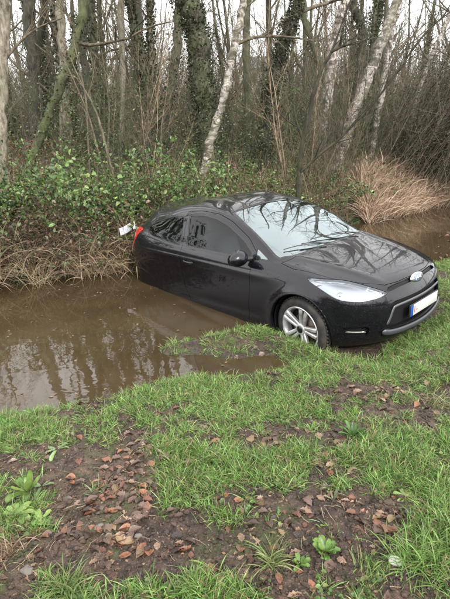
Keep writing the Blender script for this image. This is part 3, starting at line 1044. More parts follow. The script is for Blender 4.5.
# door handle, mirror, wipers, aerial --------------------------------------
for sg, d_ in ((-1, doorR), (1, doorL)):
    ax_ = 'R' if sg < 0 else 'L'
    p, n = on_skin((-.37, sg * 2, .80), (0, -sg, 0))
    V, Q = [], []
    mb = MB()
    P = [(-.455, .015), (-.44, .028), (-.37, .036), (-.30, .030), (-.285, .015)]
    pts = []
    for x_, o_ in P:
        q, nn = on_skin((x_, sg * 2, .803 - (x_ + .37) * .05), (0, -sg, 0)); pts.append(q + nn * o_)
    pts = catmull(np.array([list(q) for q in pts]), 4)
    mb.tube(pts, .012, 8)
    mb.build('handle', paint, d_)
    mb = MB()
    V = []
    for a in np.linspace(0, 2 * math.pi, 20, endpoint=False):
        q, nn = on_skin((-.36 + .062 * math.cos(a), sg * 2, .795 + .030 * math.sin(a)), (0, -sg, 0)); V.append(q + nn * .002)
    V.append(p + n * .001)
    mb.add([list(v) for v in V], None, [[i, (i + 1) % 20, 20] for i in range(20)])
    mb.build('handle_recess', black_trim, d_)
    # mirror
    mi = bpy.data.objects.new('wing_mirror', None); link(mi, d_)
    if sg > 0: mi.location = (-.10, -.11, -.04)      # folded in
    bx = bmesh.new()
    bmesh.ops.create_uvsphere(bx, u_segments=24, v_segments=14, radius=1)
    for v in bx.verts:
        c = v.co.copy()
        if c.x < .05:
            L_ = math.hypot(c.y, c.z)
            if L_ > .2: c.y /= L_; c.z /= L_
            c.x = -.9
        sx = .085 if c.x > 0 else .032
        v.co = Vector((.60 + c.x * sx, sg * (.925 + c.y * .105 * (1 if True else 0)), .965 + c.z * .066 * (1 - .18 * c.y * sg * sg)))
        v.co.y = sg * (.93 + c.y * .118)
        v.co.z = .958 + c.z * (.082 - .010 * c.y)
    bm_obj('mirror_housing', bx, paint, mi)
    V = [(.567, sg * (.925 + .088 * math.cos(t)), .962 + .053 * math.sin(t)) for t in np.linspace(0, 2 * math.pi, 24, endpoint=False)] + [(.568, sg * .925, .962)]
    mb = MB(); mb.add(V, None, [[i, (i + 1) % 24, 24] for i in range(24)]); mb.build('mirror_glass', mat('mirror', (.8, .82, .84), .03, 1.), mi)
    mb = MB(); mb.tube([(.62, sg * .755, .925), (.62, sg * .80, .928), (.615, sg * .86, .94)], [.03, .026, .024], 8); mb.build('mirror_stalk', black_trim, mi)

ws_n = lambda x, y: on_skin((x, y, 3), (0, 0, -1))
for (x0, y0, x1, y1) in ((1.075, .40, .965, -.22), (1.075, -.18, .93, -.60)):
    P = []
    for t in np.linspace(0, 1, 12):
        p, n = ws_n(x0 + (x1 - x0) * t, y0 + (y1 - y0) * t); P.append(list(p + n * (.012 + .010 * math.sin(t * 3.1))))
    wi = bpy.data.objects.new('wiper', None); link(wi, car)
    mb = MB(); mb.tube(P, .005, 5); mb.build('wiper_blade', black_trim, wi)
    P2 = [P[5]]
    p, n = ws_n(x0 + .045, y0 + .03); P2 = [list(p + n * .02), list(np.array(P[2]) + [0, 0, .016]), list(np.array(P[6]) + [0, 0, .014])]
    mb = MB(); mb.tube(catmull(P2, 5), [.008] * 3 + [.005] * 8, 6); mb.build('wiper_arm', black_trim, wi)
p, n = ws_n(-1.05, 0)
mb = MB(); mb.tube([p, p + Vector((-.05, 0, .10)), p + Vector((-.12, 0, .24))], [.006, .003, .0015], 6); mb.build('aerial', black_trim, car)
# lower sill moulding and bumper joints
for sg, ax_ in ((-1, 'R'), (1, 'L')):
    skin_strip('sill_moulding', [(.86, .225), (.4, .22), (-.2, .22), (-.82, .225)], .05, -.006, black_trim, car, axis=ax_, flat=.3)
    skin_strip('arch_lip', [(1.28 + .358 * math.cos(t), .315 + .358 * math.sin(t)) for t in np.linspace(-.22, math.pi + .22, 22)], .016, -.003, paint, car, axis=ax_, flat=.6)

# cabin ------------------------------------------------------------------
bx = bmesh.new()
slab(bx, .80, 0, .90, .50, 1.30, .11, .04); slab(bx, .62, 0, .82, .28, 1.34, .26, .06)
slab(bx, .57, .36, .955, .20, .34, .07, .03)
bm_obj('dashboard', bx, mat('dash_plastic', (.03, .03, .032), .6), car, True, 40)
sw = bpy.data.objects.new('steering_wheel', None); link(sw, car)
sw.location = (.36, .36, .93); sw.rotation_euler = (0, R_(-25), 0)
mb = MB(); mb.tube([(0, .18 * math.cos(t), .18 * math.sin(t)) for t in np.linspace(0, 2 * math.pi, 33)], .014, 8)
for t in (0, math.pi, -math.pi / 2): mb.tube([(.02, 0, 0), (0, .17 * math.cos(t), .17 * math.sin(t))], .016, 6)
mb.build('wheel_rim', black_trim, sw)
for sx_, sy_ in ((-.05, -.36), (-.05, .36)):
    st = bpy.data.objects.new('seat', None); link(st, car); st.location = (sx_, sy_, 0)
    bx = bmesh.new(); slab(bx, .08, 0, .47, .50, .50, .16, .06); bm_obj('cushion', bx, seat_m, st)
    bx = bmesh.new(); slab(bx, -.22, 0, .78, .13, .48, .60, .055, Matrix.Rotation(R_(-14), 3, 'Y')); bm_obj('backrest', bx, seat_m, st)
    bx = bmesh.new(); slab(bx, -.325, 0, 1.16, .09, .27, .17, .04, Matrix.Rotation(R_(-10), 3, 'Y')); bm_obj('headrest', bx, seat_m, st)
rs_ = bpy.data.objects.new('rear_bench', None); link(rs_, car)
bx = bmesh.new(); slab(bx, -.95, 0, .50, .45, 1.2, .16, .06); slab(bx, -1.22, 0, .78, .14, 1.2, .56, .05, Matrix.Rotation(R_(-20), 3, 'Y'))
slab(bx, -1.3, -.35, 1.10, .08, .25, .13, .035); slab(bx, -1.3, .35, 1.10, .08, .25, .13, .035); bm_obj('bench_cushions', bx, seat_m, rs_)
# inside mirror
p, n = ws_n(.22, 0)
bx = bmesh.new(); slab(bx, p.x - .04, 0, p.z - .09, .03, .22, .06, .012); bm_obj('inside_mirror', bx, black_trim, car)
# a wet leaf stuck near the wiper and a few drips of mud
car.matrix_world = CARM
bm.free()
# ================================================================== bark and leaf materials
def bark(name, c0, c1, c2, moss=0., scale=1.):
    m = mat(name, c1, .85); k = NT(m)
    v = k.scaled((5 * scale, 5 * scale, 1.6 * scale))
    n1 = k.noise(3, 6, .65, v); n2 = k.noise(2.4, 5, .65)
    c = k.ramp(n1, [(.36, c0), (.5, c1), (.64, c2)])
    if moss:
        g = k.node('ShaderNodeNewGeometry'); s = k.node('ShaderNodeSeparateXYZ'); k.l.new(g.outputs['Normal'], s.inputs[0])
        f = k.math('ADD', k.rng(n2, .35, .6, 0, moss), k.math('MULTIPLY', s.outputs[2], .25))
        k2 = k.node('ShaderNodeClamp'); k.l.new(f, k2.inputs[0])
        c = k.mix(k2.outputs[0], c, (.075, .095, .028))
    r = k.rand()
    c = k.mix(k.math('MULTIPLY', r, .18), c, c2)
    k.set('Base Color', c); k.bump(n1, 1., .05)
    return m


bark_dark = bark('dark_bark', (.008, .007, .006), (.026, .021, .017), (.070, .058, .045), .3)
bark_black = bark('wet_black_bark', (.006, .005, .004), (.018, .013, .009), (.05, .037, .025), .25)
bark_grey = bark('grey_bark', (.022, .018, .014), (.068, .058, .044), (.15, .13, .10), .6)
bark_moss = bark('mossy_bark', (.03, .03, .016), (.075, .075, .04), (.12, .12, .065), .85)
bark_pale = bark('pale_bark', (.07, .055, .042), (.21, .175, .135), (.36, .32, .26), .4)
twig_m = bark('twig_bark', (.050, .037, .027), (.110, .083, .059), (.20, .158, .115), .25)
straw_stem = bark('dry_stem', (.15, .11, .07), (.27, .20, .13), (.40, .31, .21))
birch_m = mat('birch_bark', (.6, .58, .54), .7); k = NT(birch_m)
nb = k.noise(4, 6, .75, k.scaled((1.3, 1.3, 1.9)), 1.2); nb2 = k.noise(30, 4, .7, k.scaled((.35, .35, 2.6)))
cb_ = k.ramp(nb, [(.42, (.045, .036, .03)), (.48, (.15, .125, .10)), (.55, (.42, .38, .34)), (.75, (.60, .57, .54))])
ng = k.rng(k.noise(1.7, 4, .6), .48, .66, 0, .7)
k.set('Base Color', k.mix(ng, k.mix(k.rng(nb2, .56, .70, 0, .7), cb_, (.09, .075, .06)), (.10, .10, .055))); k.bump(nb, .8, .02)


def leafmat(name, rough=.5, trans=.25, sat=1.):
    m = mat(name, (.1, .1, .1), rough); k = NT(m)
    c = k.attr('tint'); n = k.noise(30, 3)
    c = k.mix(k.rng(n, .3, .7, 0, .35), c, (0.0, 0.0, 0.0))
    k.set('Base Color', c)
    if trans:
        t = k.node('ShaderNodeBsdfTranslucent'); k.l.new(c, t.inputs['Color'])
        mx = k.node('ShaderNodeMixShader'); mx.inputs[0].default_value = trans
        out = k.n['Material Output']
        k.l.new(k.b.outputs[0], mx.inputs[1]); k.l.new(t.outputs[0], mx.inputs[2]); k.l.new(mx.outputs[0], out.inputs[0])
    return m


leaf_m = leafmat('living_leaf', .42, .25)
grass_m = leafmat('grass_blade', .45, .3)
dead_leaf_m = leafmat('dead_leaf', .55, .12)
straw_m = leafmat('dry_straw', .7, .2)


def unit(v): return v / (np.linalg.norm(v, axis=-1, keepdims=True) + 1e-12)


def leaves_mesh(P, size, tint, up=.5, aspect=.55, rg=None, fold=.25, shape=6):
    """many separate leaves: each a folded pointed blade of 4 triangles round P"""
    rg = rg or rng; n = len(P)
    size = np.broadcast_to(size, (n,))[:, None]
    A = unit(rg.normal(size=(n, 3)) * [1, 1, .6])
    N = unit(rg.normal(size=(n, 3)) * (1 - up) + np.array([0, 0, 1.]) * up * 1.5)
    B = unit(np.cross(N, A)); N = unit(np.cross(A, B))
    w = size * aspect * .5
    c = [P - A * size * .5, P - A * size * .12 + B * w + N * w * fold * 2, P + A * size * .22 + B * w * .8 + N * w * fold * 1.6, P + A * size * .5 - N * size * .12,
         P + A * size * .22 - B * w * .8 + N * w * fold * 1.6, P - A * size * .12 - B * w + N * w * fold * 2]
    V = np.stack(c, 1).reshape(-1, 3)
    o = (np.arange(n) * 6)[:, None]
    Q = np.concatenate([o + [0, 1, 2, 3], o + [0, 3, 4, 5]])
    return V, Q, np.repeat(tint, 6, axis=0)


def tints(n, cols, w=None, jit=.18, rg=None):
    rg = rg or rng
    cols = np.array(cols); k = rg.choice(len(cols), n, p=w)
    return np.clip(cols[k] * (1 + rg.normal(size=(n, 1)) * jit) * (1 + rg.normal(size=(n, 3)) * jit * .25), .003, .9)


GREENS = [(.05, .085, .022), (.075, .12, .03), (.10, .16, .04), (.035, .06, .02)]
BROWNS = [(.10, .055, .035), (.14, .07, .045), (.075, .045, .03), (.19, .115, .07)]


# ================================================================== growing trees
def grow(mb, p, d, L, r, depth, rg, sides, wob=.12, up=.02, nb=5, ratio=.55, spread=(.5, 1.0), seg=.28, r_end=.35, minr=.0018, start=.2):
    n = max(3, int(L / seg)); P = [np.array(p, float)]; d = unit(np.array(d, float)); dirs = [d]
    for k in range(n):
        d = unit(d + rg.normal(size=3) * wob + np.array([0, 0, up]))
        P.append(P[-1] + d * L / n); dirs.append(d)
    P = np.array(P)
    rad = r * np.linspace(1, r_end, n + 1)
    mb.tube(P, rad, sides)
    if depth <= 0: return P
    for b in range(nb):
        t = start + (1 - start) * (b + rg.random()) / nb
        i = min(n, int(t * n)); f = dirs[i]
        perp = unit(np.cross(f, rg.normal(size=3)))
        a = rg.uniform(*spread)
        nd = f * math.cos(a) + perp * math.sin(a)
        rr = max(rad[i] * rg.uniform(.35, .65), minr)
        grow(mb, P[i], nd, L * ratio * rg.uniform(.6, 1.25) * (1.1 - .5 * t), rr, depth - 1, rg, max(3, sides - 2), wob * 1.25, up, max(2, int(nb * .8)), ratio, spread, seg, .25, minr, .12)
    return P


def ivy_on(mb, P, rad, rg, n, tint=None, size=.05, puff=.12):
    P = np.array(P); t = rg.random(n) * (len(P) - 1); i = t.astype(int); f = (t - i)[:, None]
    c = P[i] * (1 - f) + P[i + 1] * f
    rr = np.array(rad)[i]
    lump = .4 + 1.2 * vnoise(c[:, 2] * 2.2, i * 0 + rg.random() * 50, 4)
    o = unit(rg.normal(size=(n, 3)) * [1, 1, .4]) * (rr + puff * lump * rg.random(n) ** .7)[:, None]
    V, Q, C = leaves_mesh(c + o, rg.uniform(.6, 1.3, n) * size, tints(n, tint or [(.035, .045, .020), (.055, .070, .030), (.080, .095, .045), (.05, .045, .030)], rg=rg), .3, .9, rg)
    mb.add(V, Q, c=C)


def hero_tree(name, label, cat, px, Y, wpx, mtl, seed, top=7., lean=None, nbr=10, blen=2.6, ivy=0, ivy_part=(0, 1), group=None, low_branch=.35, twig=twig_m, depth=3, ysl=0., ratio=.5, kids=()):
    """a tree whose lower trunk passes the listed photo positions at distance Y; it goes on growing above"""
    rg = np.random.default_rng(seed)
    pts = []
    for q, (u, v) in enumerate(px): pts.append(at(u, v, Y + ysl * q))
    pts = np.array(pts)
    dist = Y * 1.05
    rad = [w / 2 / 466 * dist * (.82 if Y > 9.5 else 1) for w in wpx]
    base = pts[0].copy(); gz = float(ground_h(base[0], base[1]))
    d0 = pts[0] - pts[1]
    if base[2] > gz:
        s = (base[2] - gz + .08) / max(-d0[2], .2) if d0[2] < 0 else 0
        b = pts[0] + d0 * min(s, 2.5); b[2] = gz - .08
        pts = np.vstack([b, pts]); rad = [rad[0] * 1.15] + rad
    n0 = len(pts)
    d = unit(pts[-1] - pts[-2]); d = unit(d + np.array([0, 0, .25])) if lean is None else unit(np.array(lean, float))
    k = max(2, int(top / .9)); r_ = rad[-1]
    for q in range(k):
        d = unit(d + rg.normal(size=3) * .07 + np.array([0, 0, .03]))
        pts = np.vstack([pts, pts[-1] + d * top / k]); rad.append(r_ * (1 - .8 * (q + 1) / k))
    P = catmull(pts, 5); rad = np.interp(np.arange(len(P)), np.arange(len(pts)) * 5, rad)
    rel = P - P[0]
    root = empty(name, tuple(P[0]))
    tag(root, label, cat, group)
    rel[1:-1] += rg.normal(size=(len(rel) - 2, 3)) * rad[1:-1, None] * .16
    rr = rad * (1 + .10 * rg.normal(size=len(rad)).clip(-1.5, 1.5)); rr[0] *= 1.35
    mb = MB(); mb.tube(rel, rr, 10 if rad[0] > .06 else 7); mb.build('trunk', mtl, root)
    mb = MB()
    for b in range(nbr):
        t = low_branch + (1 - low_branch) * (b + rg.random() * .9) / nbr
        i = min(len(rel) - 2, int(t * len(rel)))
        f = unit(rel[i + 1] - rel[i]); perp = unit(np.cross(f, rg.normal(size=3))); a = rg.uniform(.5, 1.15)
        nd = f * math.cos(a) + perp * math.sin(a)
        grow(mb, rel[i], nd, blen * rg.uniform(.6, 1.2) * (1.15 - .6 * t), rr[i] * rg.uniform(.25, .45), depth - 1, rg, 5, .14, .05, 6, ratio, (.4, 1.0))
    for kp, kr in kids:
        pp = np.array([at(u, v, Y) for u, v in kp]) - P[0]
        pp = catmull(pp, 5); rd = np.linspace(kr[0], kr[1], len(pp)) / 2 / 466 * dist
        mb.tube(pp, rd, 6)
        for b in range(7):
            i = int(rg.uniform(.25, .95) * (len(pp) - 1)); f = unit(pp[i + 1] - pp[i]); perp = unit(np.cross(f, rg.normal(size=3)))
            grow(mb, pp[i], f * .8 + perp * .6 + np.array([0, 0, .2]), .9 * rg.uniform(.4, 1.2), rd[i] * .5, 1, rg, 4, .14, .05, 4)
    mb.build('crown', twig, root)
    if ivy:
        a, b = int(ivy_part[0] * len(rel)), int(ivy_part[1] * len(rel))
        mb = MB(); ivy_on(mb, rel[a:b], rr[a:b], rg, ivy); mb.build('ivy', leaf_m, root, tint=True)
    return root


# traced from the wood behind the ditch -------------------------------------------------
hero_tree('tree', 'pale mottled trunk standing at the left edge of the wood', 'tree', [(3, 165), (1, 110), (3, 60), (4, 0)], 9.0, [9, 9, 10, 10], bark_pale, 101, 6, nbr=8,
          kids=[([(3, 62), (22, 40), (38, 28), (62, 18)], (2.5, 1))])
hero_tree('tree', 'thick dark trunk in front of its thinner twin at the left of the wood', 'tree', [(37, 130), (34, 80), (31, 35), (29, 0)], 15.0, [12, 12, 12, 11], bark_dark, 102, 9, nbr=10)
hero_tree('tree', 'thinner dark trunk forking beside the thick dark one', 'tree', [(30, 125), (33, 80), (41, 30), (46, 0)], 16.5, [9, 8, 8, 7], bark_dark, 103, 9, nbr=9)
hero_tree('tree', 'leaning trunk covered in green moss with a crooked top', 'tree', [(32, 158), (47, 118), (62, 82), (72, 55), (80, 25), (86, 0)], 10.5, [9, 10, 10, 10, 9, 9], bark_moss, 104, 5, nbr=9, ivy=500, ivy_part=(0, .5),
          kids=[([(79, 35), (70, 20), (64, 8)], (4, 2)), ([(80, 42), (92, 52), (100, 62)], (3, 1.5))])
hero_tree('tree', 'dark upright trunk rising just behind the leaning mossy one', 'tree', [(95, 122), (87, 85), (83, 45), (86, 0)], 12.5, [8, 8, 8, 8], bark_dark, 105, 7, nbr=8)
hero_tree('tree', 'fuzzy pale grey trunk between the dark twins and the mossy leaning trunk', 'tree', [(63, 130), (64, 80), (62, 40), (60, 0)], 14.0, [7, 8, 8, 9], bark_pale, 106, 8, nbr=12)
hero_tree('tree', 'tall straight dark brown trunk against the white sky', 'tree', [(136, 112), (138, 70), (138, 35), (138, 0)], 15.5, [9, 9, 9, 9], bark_dark, 107, 10, nbr=7, low_branch=.6)
hero_tree('tree', 'slim pale straight stem left of the dark brown trunk', 'tree', [(122, 110), (123, 70), (122, 35), (121, 0)], 14.0, [5, 5, 6, 6], bark_pale, 108, 7, nbr=8, low_branch=.5)
hero_tree('tree', 'grey trunk leaning against the big ivy trunk', 'tree', [(166, 118), (171, 85), (177, 45), (180, 0)], 14.0, [9, 9, 10, 11], bark_grey, 109, 8, nbr=8, low_branch=.55, ivy=900, ivy_part=(.1, .6))
hero_tree('tree', 'massive trunk wrapped in dark ivy, thickest in the wood', 'tree', [(206, 132), (204, 100), (201, 60), (194, 25), (186, 0)], 12.0, [17, 19, 20, 20, 22], bark_grey, 110, 10, nbr=14, low_branch=.45, blen=3.6, ivy=6500, ivy_part=(0, .62))
hero_tree('birch_tree', 'crooked birch with flaking white patches bending beside the ivy trunk', 'tree', [(207, 157), (214, 128), (221, 108), (225, 90), (231, 62), (236, 40), (241, 18), (244, 0)], 10.5, [9, 9, 8, 8, 8, 9, 8, 8], birch_m, 111, 6, nbr=9, low_branch=.5,
          kids=[([(237, 44), (252, 38), (272, 36), (300, 38)], (3.5, 1.5))])
hero_tree('tree', 'dark ivy clad trunk leaning right near the middle of the wood', 'tree', [(270, 108), (274, 80), (282, 50), (290, 25), (298, 0)], 12.5, [12, 13, 12, 10, 9], bark_dark, 112, 7, nbr=10, ivy=3800, ivy_part=(0, .5))
hero_tree('tree', 'straight grey trunk with mossy bark behind the crooked birch', 'tree', [(248, 120), (247, 80), (246, 40), (247, 0)], 16.0, [8, 8, 8, 8], bark_grey, 113, 9, nbr=9)
hero_tree('birch_tree', 'upright birch with smooth pinkish white bark fading into the brush', 'tree', [(325, 120), (329, 90), (334, 50), (340, 20), (346, 0)], 12.5, [9, 10, 11, 10, 9], birch_m, 114, 7, nbr=8, low_branch=.55)
hero_tree('birch_tree', 'leaning birch with peeling white bark and black rings, nearest of the birches', 'tree', [(345, 140), (353, 118), (362, 92), (375, 60), (386, 30), (397, 0)], 11.5, [11, 12, 12, 11, 10, 9], birch_m, 115, 7, nbr=8, low_branch=.5)
hero_tree('birch_tree', 'slender birch to the right of the leaning ringed birch', 'tree', [(375, 132), (380, 100), (386, 68), (391, 35), (400, 0)], 13.0, [6, 7, 7, 6, 6], birch_m, 116, 7, nbr=8, low_branch=.5)
hero_tree('birch_tree', 'thin white birch stem leaning over the dark brush at the right', 'tree', [(418, 95), (426, 70), (438, 42), (449, 18)], 13.5, [4, 4, 4, 4], birch_m, 117, 5, nbr=6)
hero_tree('tree', 'dark forked trunk with knots between two white birches', 'tree', [(352, 120), (358, 85), (363, 50), (361, 25), (353, 0)], 14.5, [9, 10, 10, 9, 8], bark_dark, 118, 8, nbr=9, ivy=1200, ivy_part=(0, .5))
hero_tree('dead_sapling', 'dead black forked sapling just behind the car roof with one long branch reaching right', 'tree', [(299, 185), (300, 160), (303, 140), (310, 112), (315, 88), (322, 68), (331, 52)], 9.0, [5, 4.6, 4.2, 3.8, 3.4, 3, 2.2], bark_black, 119, 1.2, nbr=8, blen=.7, depth=2, twig=bark_black,
          kids=[([(301, 172), (318, 156), (338, 140), (352, 126)], (3, 2.2)), ([(352, 126), (374, 102), (396, 74), (412, 50)], (2.2, 1.4)), ([(412, 50), (430, 28), (450, 12)], (2, 1)), ([(331, 52), (342, 46), (350, 38)], (3, 1.5)), ([(303, 140), (296, 120), (293, 100)], (3, 1))])
hero_tree('tree', 'twin slim grey trunk leaning left at the top right of the wood', 'tree', [(330, 100), (318, 60), (308, 30), (300, 0)], 15, [6, 6, 6, 6], bark_grey, 120, 8, nbr=9)
for q, (u0, v0, u1, v1, Y_) in enumerate([(98, 150, 70, 72, 9.6), (88, 140, 78, 60, 9.9), (108, 148, 104, 66, 10.4), (104, 140, 82, 84, 9.3)]):
    hero_tree('bare_sapling', 'pale leafless sapling leaning across the mossy trunk', 'sapling', [(u0, v0), ((u0 + u1) / 2 + 3, (v0 + v1) / 2), (u1, v1)], Y_, [2.2, 1.8, 1.2], twig_m, 140 + q, .8, nbr=4, blen=.6, depth=2, group='pale saplings leaning across the mossy trunk', twig=straw_stem)

# ---------------------------------------------------------------- trees deeper in the wood
variants = []
for q in range(8):
    rg = np.random.default_rng(300 + q)
    H = rg.uniform(8, 14); r0 = rg.uniform(.04, .125)
    P = [np.zeros(3)]; d = np.array([rg.normal() * .06, rg.normal() * .06, 1.])
    for s in range(14):
        d = unit(d + rg.normal(size=3) * .045 + [0, 0, .02]); P.append(P[-1] + d * H / 14)
    P = np.array(P); rad = r0 * np.linspace(1.1, .15, 15)
    mt = MB(); mt.tube(catmull(P, 2), np.interp(np.linspace(0, 14, 29), np.arange(15), rad), 7)
    mc = MB()
    for b in range(15):
        t = rg.uniform(.12, .97); i = min(13, int(t * 14)); f = unit(P[i + 1] - P[i]); perp = unit(np.cross(f, rg.normal(size=3)))
        a = rg.uniform(.4, 1.1)
        grow(mc, P[i] + (P[i + 1] - P[i]) * (t * 14 - i), f * math.cos(a) + perp * math.sin(a), rg.uniform(1.2, 3.2) * (1.2 - .6 * t), rad[i] * .35, 2, rg, 4, .15, .06, 5, .5, (.4, .9), .4, .3, .004)
    tm = [bark_grey, bark_dark, bark_grey, bark_dark, bark_pale, bark_dark, bark_moss, bark_grey][q]
    mi_ = None
    if q in (1, 2, 4, 7):
        mi_ = MB(); ivy_on(mi_, P[:8], rad[:8], rg, 1500, [(.035, .05, .018), (.055, .075, .028), (.075, .09, .04)], .07, .10); mi_ = mi_.mesh('ivy', [leaf_m], tint=True)
    variants.append((mt.mesh('trunk', [tm]), mc.mesh('crown', [twig_m]), mi_))
nt = 0
placed = []
tries = 0
while nt < 272 and tries < 20000:
    tries += 1
    y = 15 + 62 * rng.random() ** 1.2; x = rng.uniform(-.62, .62) * y * 1.05 + rng.uniform(-1, 1)
    if nt > 240: x = rng.uniform(-1.1, 1.1) * y; y = rng.uniform(12, 40)
    if abs(x / y - .0887) < .016: continue
    if any((x - a) ** 2 + (y - b) ** 2 < (.7 + y * .010) ** 2 for a, b in placed): continue
    placed.append((x, y))
    mt, mc, mv = variants[rng.integers(8)]
    r = empty('tree', (x, y, float(ground_h(x, y)) - .05), (rng.normal() * .05, rng.normal() * .05, rng.uniform(0, 6.28)))
    s = rng.uniform(.8, 1.25); r.scale = (s, s, s)
    tag(r, 'one of the bare trunks beside the wood and, added unseen, behind the viewer', 'tree', 'bare trees crowding the depth of the wood')
    obj('trunk', mt, r); obj('crown', mc, r)
    if mv: obj('ivy', mv, r)
    nt += 1
# big side trees, plus an unseen ring added behind the viewer to darken reflections
for q, (x, y) in enumerate([(-9, 9), (-7, 12), (9, 13), (10, 9.5), (7.5, 15), (-12, 13)] + [(6 * math.cos(a) * s_ , -3 + 6 * math.sin(a) * s_) for a, s_ in [(R_(195), 1.5), (R_(212), 2.1), (R_(226), 1.6), (R_(240), 2.3), (R_(255), 1.7), (R_(268), 2.2), (R_(282), 1.6), (R_(296), 2.3), (R_(310), 1.7), (R_(325), 2.2), (R_(340), 1.8), (R_(356), 2.4)]]):
    mt, mc, mv = variants[q % 8]
    r = empty('tree', (x, y, float(ground_h(x, y)) - .05), (0, 0, q)); r.scale = (1.1, 1.1, 1.1)
    tag(r, 'one of the bare trunks beside the wood and, added unseen, behind the viewer', 'tree', 'bare trees crowding the depth of the wood')
    obj('trunk', mt, r); obj('crown', mc, r)
    if mv: obj('ivy', mv, r)

# ---------------------------------------------------------------- thin saplings
saps = []
for q in range(6):
    rg = np.random.default_rng(400 + q); mb = MB()
    for s in range(rg.integers(2, 5)):
        grow(mb, np.array([rg.normal() * .15, rg.normal() * .15, 0]), np.array([rg.normal() * .22, rg.normal() * .22, 1]), rg.uniform(2.6, 5.2), rg.uniform(.007, .017), 2, rg, 4, .06, .015, 14, .33, (.25, .9), .35, .25, .0022, .08)
    saps.append(mb)
sap_mesh = [(m_.mesh('sapling', [mt_])) for m_, mt_ in zip(saps, [twig_m, bark_grey, straw_stem, bark_dark, bark_moss, bark_grey])]
ns = 0
while ns < 230:
    y = 10.4 + 24 * rng.random() ** 1.15; x = rng.uniform(-.58, .60) * y * 1.05
    if pond_sd(x, y) < .7 or (1.0 < x < 2.2 and y < 10): continue
    o = obj('sapling', sap_mesh[rng.integers(6)]); o.location = (x, y, float(ground_h(x, y)) - .03)
    o.rotation_euler = (rng.normal() * .12, rng.normal() * .12, rng.uniform(0, 6.28)); s = rng.uniform(.55, 1.15); o.scale = (s, s, s)
    tag(o, 'one of the thin leafless saplings filling the wood behind the ditch', 'sapling', 'thin leafless saplings in the wood'); ns += 1
# distant scrub that reads as one mass
mb = MB(); rg = np.random.default_rng(55)
for q in range(6500):
    y = 19 + 50 * rg.random(); x = rg.uniform(-.7, .7) * y
    L = rg.uniform(1.5, 5.5) * (1 + y / 120); z = float(0.8 + y * .004)
    d = unit(np.array([rg.normal() * .25, rg.normal() * .2, 1]))
    P = [np.array([x, y, z - .2])]
    for s in range(3): d = unit(d + rg.normal(size=3) * .12); P.append(P[-1] + d * L / 3)
    mb.tube(P, np.linspace(.018, .006, 4) * (y / 25) ** .5, 3)
    for b in range(6):
        i = rg.integers(1, 4); dd = unit(d + rg.normal(size=3) * .55); mb.tube([P[i], P[i] + dd * rg.uniform(.3, 1.), P[i] + dd * 1.3 + [0, 0, .3]], [.009 * (y / 25) ** .5, .006, .004], 3)
o = mb.build('scrub', twig_m); tag(o, 'grey brown leafless scrub filling the far wood', 'scrub', kind='stuff')

# ---------------------------------------------------------------- bushes
def bush_mesh(seed, nst, L, nleaf, cols, w, size, droop=-.10, stem=twig_m, lift=.7, stemr=.0035, twiggy=0, cover=0.):
    rg = np.random.default_rng(seed); mb = MB(); ends = []
    for s in range(nst):
        a = rg.uniform(0, 6.28); d = np.array([math.cos(a) * rg.uniform(.2, 1), math.sin(a) * rg.uniform(.2, 1), lift * rg.uniform(.5, 1.4)])
        d = unit(d); P = [np.array([rg.normal() * .16, rg.normal() * .16, -.03])]; l = L * rg.uniform(.5, 1.15)
        for k_ in range(8):
            d = unit(d + rg.normal(size=3) * .13 + [0, 0, droop]); P.append(P[-1] + d * l / 8)
            if P[-1][2] < .02: break
        P = np.array(P)
        if len(P) < 3: continue
        mb.tube(P, np.linspace(stemr, stemr * .4, len(P)), 3)
        ends.append(P)
        for t_ in range(twiggy):
            i = rg.integers(1, len(P)); dd = unit(unit(P[i] - P[i - 1]) + rg.normal(size=3) * .45); mb.tube([P[i], P[i] + dd * rg.uniform(.08, .3)], [stemr * .5, stemr * .3], 3)
    sm = mb.mesh('stems', [stem])
    pts = np.concatenate([catmull(P, 4)[3:] for P in ends])
    wq = np.clip(fbm(pts[:, 0] * 4 + seed, pts[:, 1] * 4 + pts[:, 2] * 5, 3, 2) - .36, .01, 1) ** 1.5
    idx = rg.choice(len(pts), nleaf, p=wq / wq.sum())
    C = pts[idx] + rg.normal(size=(nleaf, 3)) * .05
    C[:, 2] = np.maximum(C[:, 2], .01)
    ml = MB(); V, Q, T = leaves_mesh(C, (.5 + 1.1 * rg.random(nleaf) ** 2) * size, tints(nleaf, cols, w, .22, rg), .45, .6, rg)
    ml.add(V, Q, c=T)
    return sm, ml.mesh('leaves', [leaf_m if cols[0][1] > cols[0][0] else dead_leaf_m], tint=True)


BR_G = [(.06, .11, .030), (.11, .19, .055), (.17, .27, .08), (.04, .065, .022), (.26, .34, .12), (.15, .085, .055)]
green_b = [bush_mesh(500 + q, 36, 1.15, 2300, BR_G, [.18, .28, .24, .10, .10, .10], .056) for q in range(3)]
dead_b = [bush_mesh(520 + q, 75, 1.05, 620, [(.11, .068, .040), (.15, .095, .055), (.075, .048, .030), (.21, .15, .09), (.09, .14, .045)], [.28, .18, .24, .10, .20], .05, stem=bark('bramble_cane', (.045, .026, .018), (.10, .062, .042), (.20, .14, .09)), twiggy=5, stemr=.004) for q in range(3)]
brown_b = [bush_mesh(540 + q, 70, 1.1, 500, BROWNS + [(.22, .16, .09), (.07, .10, .03)], [.25, .2, .2, .1, .15, .1], .04, stem=straw_stem, twiggy=6, droop=-.05, lift=1.2) for q in range(3)]


def place_bush(kind, x, y, s, label, group, name='bramble_bush', cat='bush', z=None, sink=.0, sq=1.):
    sm, lf = kind
    r = empty(name, (x, y, (float(ground_h(x, y)) if z is None else z) - sink), (0, 0, rng.uniform(0, 6.28))); r.scale = (s, s, s * sq)
    tag(r, label, cat, group); obj('stems', sm, r); obj('leaves', lf, r)
    return r


